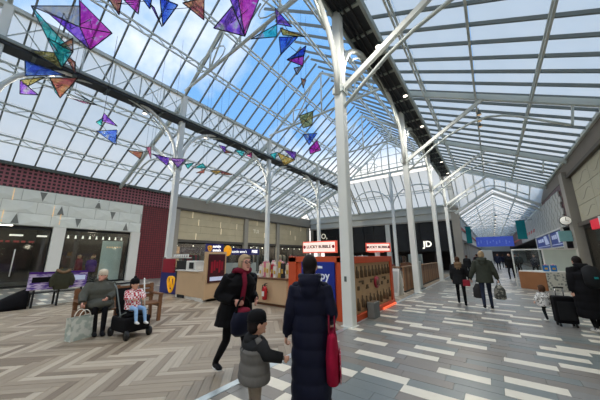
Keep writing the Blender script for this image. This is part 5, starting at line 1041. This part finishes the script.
MB().add([(-.2, -.09, 0), (.2, -.09, 0), (.2, .09, 0), (-.2, .09, 0), (-.23, -.08, .42), (.23, -.08, .42), (.23, .08, .42), (-.23, .08, .42), (-.17, 0, .2), (.17, 0, .2)], [(3, 2, 1, 0), (0, 1, 5, 4), (2, 3, 7, 6), (1, 2, 9), (2, 6, 9), (6, 5, 9), (5, 1, 9), (3, 0, 8), (0, 4, 8), (4, 7, 8), (7, 3, 8)]).build('bag_body', 'tote_print', sb_)
MB().add([(-.14, -.1, .08), (.14, -.1, .08), (.14, -.095, .3), (-.14, -.095, .3)], [(0, 1, 2, 3)]).build('printed_patch', 'fascia_white', sb_) if False else MB().box(-.12, -.1, .1, .12, -.085, .3).build('printed_patch', 'goods_e', sb_)
for s_ in (-1, 1): MB().tube([(.1 * math.cos(t), s_ * .075, .41 + .14 * math.sin(t)) for t in [PI * i / 10 for i in range(11)]], .009, 5).build('handle', 'bag_white', sb_)
# --- pushchair and child
pc = thing('pushchair', 'black pushchair with wheels parked in front of the timber bench', 'pushchair', (-6.28, 2.52, 0), -PI / 2 + .1)
for sx in (-1, 1):
    for y in (-.3, .32): MB().tube([(sx * .22 - .02, y, .09), (sx * .22 + .02, y, .09)], .09, 16).build('wheel', 'black_metal', pc)
    MB().tube([(sx * .23, .32, .1), (sx * .22, .05, .35), (sx * .22, -.3, .95), (sx * .22, -.42, 1.02)], .014, 8).build('frame_tube', 'steel_dark', pc); MB().tube([(sx * .23, -.3, .1), (sx * .22, .0, .42), (sx * .22, .2, .5)], .014, 8).build('frame_tube', 'steel_dark', pc)
MB().rod((-.22, -.42, 1.02), (.22, -.42, 1.02), .02, 8).build('handlebar', 'black_metal', pc); bevel(MB().box(-.25, -.3, .12, .25, .3, .4).build('basket', 'black_cloth', pc), .04); bevel(MB().box(-.2, -.2, .4, .2, .22, .46).build('seat', 'black_cloth', pc), .02)
MB().slab([(-.2, -.2, .44), (.2, -.2, .44), (.2, -.36, .92), (-.2, -.36, .92)], (0, 1, .3), .05).build('backrest', 'black_cloth', pc)
MB().tube([(-.26, .02, .38), (-.26, -.16, 1.12)], .014, 8).build('white_pole', 'white_paint', pc)
sit2 = dict(pel=(0, -.02, .3), chest=(0, -.1, .66), neck=(0, -.1, .82), head=(0, -.06, 1.0), shR=(.17, -.08, .78), shL=(-.17, -.08, .78), elR=(.26, .06, .6), wrR=(.16, .26, .56), elL=(-.26, .06, .6), wrL=(-.16, .26, .56), hipR=(.09, .02, .28), hipL=(-.09, .02, .28), knR=(.12, .42, .28), knL=(-.14, .42, .26), anR=(.12, .5, -.06), anL=(-.16, .5, -.1))
kid = person('child in red checked coat and dark hat sitting in the pushchair', (-6.26, 2.52, .37), -PI / 2 + .1, 1.1, .014, sit2, legs='light_blue', shoes='shoe_white', hat=('black_cloth', 'bobble'), hair='hair_brown', head_s=1.4, coat=dict(mat='check_red', hem=.24, puff=1.2), face=.3, curl=.9)
# --- advert bench, coat, black drape
ab = thing('advert_bench', 'metal bench with purple advert panel along its back', 'bench', (-12.05, 2.45, 0), PI / 2)
bevel(MB().box(-.78, -.03, .55, .72, .03, 1.08).build('advert_panel', 'ad_print', ab), .01); MB().box(-.7, -.045, .78, -.2, -.03, .95).build('advert_block', 'black_cloth', ab); MB().box(.1, -.045, .8, .66, -.03, .96).build('advert_block', 'sign_white', ab); MB().box(-.78, -.05, 1.05, .72, .05, 1.11).build('top_rail', 'purple', ab)
for x in (-.6, .0, .6): MB().bar((x, 0, 0), (x, 0, .6), .05).bar((x, 0, .42), (x, .48, .42), .04).bar((x, .48, 0), (x, .48, .42), .05).build('leg_frame', 'black_metal', ab)
for i in range(5): bevel(MB().box(-.78, .04 + i * .095, .43, .72, .12 + i * .095, .46).build('seat_slat', 'black_metal', ab), .006)
oc = thing('draped_coat', 'olive fur-trimmed coat draped over the advert bench back', 'coat', (-12.05, 2.48, .52), PI / 2)
link('coat_body', remesh([(rings([(0, 0, -.09, .2, .05), (.2, 0, -.1, .24, .075), (.45, 0, -.08, .26, .08), (.62, 0, -.02, .2, .08), (.68, 0, 0, .12, .05)], .06, .1), 0), (MB().tube([(-.2, -.07, .5), (-.27, -.1, .3), (-.25, -.1, .1)], [.07, .075, .06], 10), 0), (MB().tube([(.2, -.07, .5), (.27, -.1, .3), (.25, -.1, .1)], [.07, .075, .06], 10), 0)], .014, 'coat_body', ['olive']), oc); MB().tube([(.16 * math.cos(t), -.08 + .06 * math.sin(t), .6 + .04 * math.cos(2 * t)) for t in [2 * PI * i / 14 for i in range(15)]], .045, 8).build('fur_collar', 'fur', oc)
bdp = thing('black_cover', 'black cloth cover sloping to the floor left of the advert bench', 'cover', (-12.2, 1.6, 0), PI / 2)
cv = MB(); n = 10; vs = []
for i in range(n + 1):
    t = i / n; x = .15 - 1.25 * t; z = .62 * (1 - t) ** 1.15 + .02; 
    for q in range(9): a = q / 8; vs.append((x, -.22 + .44 * a, max(.02, z * (1 - (2 * a - 1) ** 4 * .75) + .015 * math.sin(q * 2.3 + i))))
top_n = len(vs); vs += [(x, y, 0.0) for x, y, z in vs]
fs_ = [(i * 9 + q, i * 9 + q + 1, (i + 1) * 9 + q + 1, (i + 1) * 9 + q) for i in range(n) for q in range(8)]; fs_ += [tuple(top_n + k2 for k2 in reversed(f)) for f in fs_]
rim = [q for q in range(9)] + [i * 9 + 8 for i in range(1, n + 1)] + [n * 9 + q for q in range(7, -1, -1)] + [i * 9 for i in range(n - 1, 0, -1)]
fs_ += [(rim[i], top_n + rim[i], top_n + rim[(i + 1) % len(rim)], rim[(i + 1) % len(rim)]) for i in range(len(rim))]
cv.add(vs, fs_, 0, True).build('cloth', 'black_cloth', bdp); MB().tube([(-1.09, -.2, .02), (-1.09, .2, .02)], .02, 6).build('hem', 'charcoal', bdp)
# --- people inside the second left shop
person('person in maroon coat behind the shop window glass', (-21.5, 5.1, .012), 2.4, 1.7, .016, legs='black_cloth', shoes='shoe_black', hair='hair_grey', coat=dict(mat='maroon', hem=.7, puff=1.2), face=.3, far=True)
person('person in purple coat behind the shop window glass', (-21.3, 5.72, .012), 1.2, 1.62, .016, legs='black_cloth', shoes='shoe_black', hair='hair_grey', coat=dict(mat='purple', hem=.65, puff=1.25), far=True)
person('person in dark coat deepest behind the shop window glass', (-22.3, 6.05, .012), -.6, 1.74, .016, legs='black_cloth', shoes='shoe_black', hair='hair_brown', coat=dict(mat='charcoal', hem=.6, puff=1.1), far=True)
two_tone('carrier_print', (70, 72, 68), (150, 148, 138), 'noise', 14, .6, .5, .6)
# --- couple walking away
walk = lambda a, w=.2: dict(knR=(.095, .06 + a * .3, .5), anR=(.1, a * w, .09), knL=(-.095, .03 - a * .1, .49), anL=(-.1, -a * w - .02, .13))
person('woman in dark coat with fur hood walking away hand in hand', (-1.0, 10.35, 0), .1, 1.55, .014, {**walk(-.7), 'elR': (.27, -.02, 1.1), 'wrR': (.36, .04, .9)}, legs='black_cloth', shoes='shoe_black', hair='hair_brown', hair_style='long', coat=dict(mat='charcoal', hem=.72, puff=1.12, hood='fur', quilt=.04), far=True, grip='R')
person('man in green-grey jacket walking away hand in hand', (-.3, 10.05, 0), .08, 1.72, .014, {**walk(.7), 'elL': (-.28, -.02, 1.1), 'wrL': (-.36, .04, .88), 'elR': (.27, -.02, 1.1), 'wrR': (.33, .05, .87)}, legs='denim', shoes='shoe_black', hair='hair_grey', coat=dict(mat='green_grey', hem=.76, puff=1.08, hood=True), far=True, grip='LR', width=.98)
rb = thing('handbag', 'small red handbag on the fur hooded woman', 'bag', (-.8, 10.18, .62), .1); bevel(MB().box(-.1, -.05, 0, .1, .05, .2).build('bag_body', 'kiosk_red', rb), .02); MB().tube([(.07 * math.cos(t), 0, .2 + .3 * math.sin(t)) for t in [PI * i / 10 for i in range(11)]], .008, 5).build('strap', 'black_cloth', rb)
for (x, y, rz, lb, m_) in ((.03, 10.1, .1, 'dark printed carrier bag in the right hand of the man', 'carrier_print'), (-.5, 10.05, .1, 'grey carrier bag hanging between the walking couple', 'goods_d')):
    cb = thing('carrier_bag', lb, 'bag', (x, y, .3), rz, 'carrier bags of the couple'); MB().tube([(0, 0, 0), (0, 0, .03), (0, 0, .28), (0, 0, .42)], [(.1, .05), (.15, .07), (.14, .05), (.06, .03)], 12, side=(1, 0, 0)).build('bag_body', m_, cb); MB().tube([(.04 * math.cos(t), 0, .41 + .16 * math.sin(t)) for t in [PI * i / 8 for i in range(9)]], .008, 5).build('handle', 'black_cloth', cb)
# --- right edge: person with rucksack and suitcase, toddler
pf = person('person in long black padded coat with rucksack pulling a suitcase', (1.6, 8.45, 0), .35, 1.62, .012, dict(chest=(0, .08, 1.26), neck=(0, .14, 1.42), head=(0, .22, 1.53), shR=(.18, .1, 1.36), shL=(-.18, .1, 1.36), elL=(-.27, .04, 1.12), wrL=(-.3, .02, .84), elR=(.26, .02, 1.1), wrR=(.2, .2, .98), anR=(.1, .1, .085), anL=(-.1, -.12, .1)), legs='black_cloth', shoes='shoe_white', hair='hair_dark', hair_style='long', coat=dict(mat='black_cloth', hem=.3, puff=1.35, quilt=.05, pitch=.16, hood=True), far=True, grip='L', width=1.1)
rk = MB(); rk.tube([(0, -.16, .98), (0, -.19, 1.02), (0, -.2, 1.2), (0, -.13, 1.38), (0, -.1, 1.42)], [(.12, .08), (.16, .12), (.17, .13), (.14, .1), (.06, .05)], 16, side=(1, 0, 0)); rk.build('rucksack', 'charcoal', pf); MB().box(-.06, -.345, 1.16, .0, -.325, 1.2).build('rucksack_tag', 'teal', pf)
sc_ = thing('suitcase', 'black wheeled suitcase beside the person with rucksack', 'suitcase', (1.17, 8.72, 0), .2)
bevel(MB().box(-.19, -.12, .07, .19, .12, .66).build('shell', 'black_cloth', sc_), .04, 3); bevel(MB().box(-.15, -.14, .15, .15, -.115, .55).build('front_pocket', 'charcoal', sc_), .015)
for sx in (-1, 1):
    for y in (-.08, .08): MB().tube([(sx * .14 - .015, y, .035), (sx * .14 + .015, y, .035)], .035, 10).build('wheel', 'black_metal', sc_)
    MB().rod((sx * .07, .08, .62), (sx * .07, .08, .84), .01, 6).build('handle_tube', 'chrome', sc_)
MB().bar((-.09, .08, .84), (.09, .08, .84), .03).build('handle_grip', 'black_metal', sc_)
person('toddler in white spotted jacket beside the suitcase', (.88, 9.05, 0), .7, .86, .016, dict(head=(0, .02, 1.52), neck=(0, 0, 1.32), chest=(0, 0, 1.16), shR=(.19, 0, 1.29), shL=(-.19, 0, 1.29), elL=(-.32, .02, 1.1), wrL=(-.4, .05, .95), elR=(.3, .08, 1.12), wrR=(.38, .2, 1.05), **walk(.5)), legs='charcoal', shoes='shoe_white', hair='hair_brown', hair_style='bob', head_s=1.5, width=1.15, coat=dict(mat='dots', hem=.72, puff=1.3), far=True)
# --- people far down the gallery
person('person in black walking alone past the pop-up stand', (.9, 23.2, 0), PI - .2, 1.74, .018, walk(.8), legs='black_cloth', shoes='shoe_black', hair='hair_dark', coat=dict(mat='black_cloth', hem=.7, puff=1.15), far=True)
for i, (x, y, h, m_, rz) in enumerate(((1.6, 30.5, 1.68, 'charcoal', 3.0), (2.0, 33.0, 1.7, 'black_cloth', 0.2), (.4, 36.0, 1.75, 'denim', 3.2), (-1.2, 29.5, 1.7, 'charcoal', .1), (-1.5, 34.5, 1.66, 'maroon', 3.1), (-1.7, 24.5, 1.6, 'charcoal', .2), (1.0, 41.0, 1.7, 'navy', 0), (2.6, 27.5, 1.66, 'navy', 2.6))):
    person(['far shopper in charcoal coat beside the black clad walker', 'far shopper in black near the right gallery wall', 'far shopper in denim blue in the middle of the gallery', 'far shopper in charcoal coat near the corner pier', 'far shopper in maroon by the left gallery wall', 'shopper in charcoal coat near the end of the slatted barrier', 'farthest shopper in navy before the blue banner', 'shopper in navy by the blue sign storefront'][i], (x, y, 0), rz, h, .024, walk(.5 if i % 2 else -.5), legs='black_cloth', shoes='shoe_black', hair='hair_brown', coat=dict(mat=m_, hem=.72, puff=1.15), far=True, group='far shoppers')
for i, (x, y, m_, rz) in enumerate(((-4.6, 13.25, 'charcoal', 0), (-5.5, 17.35, 'maroon', PI), (-5.4, 20.45, 'navy', 0))):
    z = dict(sit); person(['seated cafe guest in charcoal at the first round table', 'seated cafe guest in maroon at the second round table', 'seated cafe guest in navy at the farthest round table'][i], (x, y, 0), rz, 1.68, .02, z, legs='black_cloth', shoes='shoe_black', hair='hair_brown', coat=dict(mat=m_, hem=.44, puff=1.15), far=True, group='cafe guests')
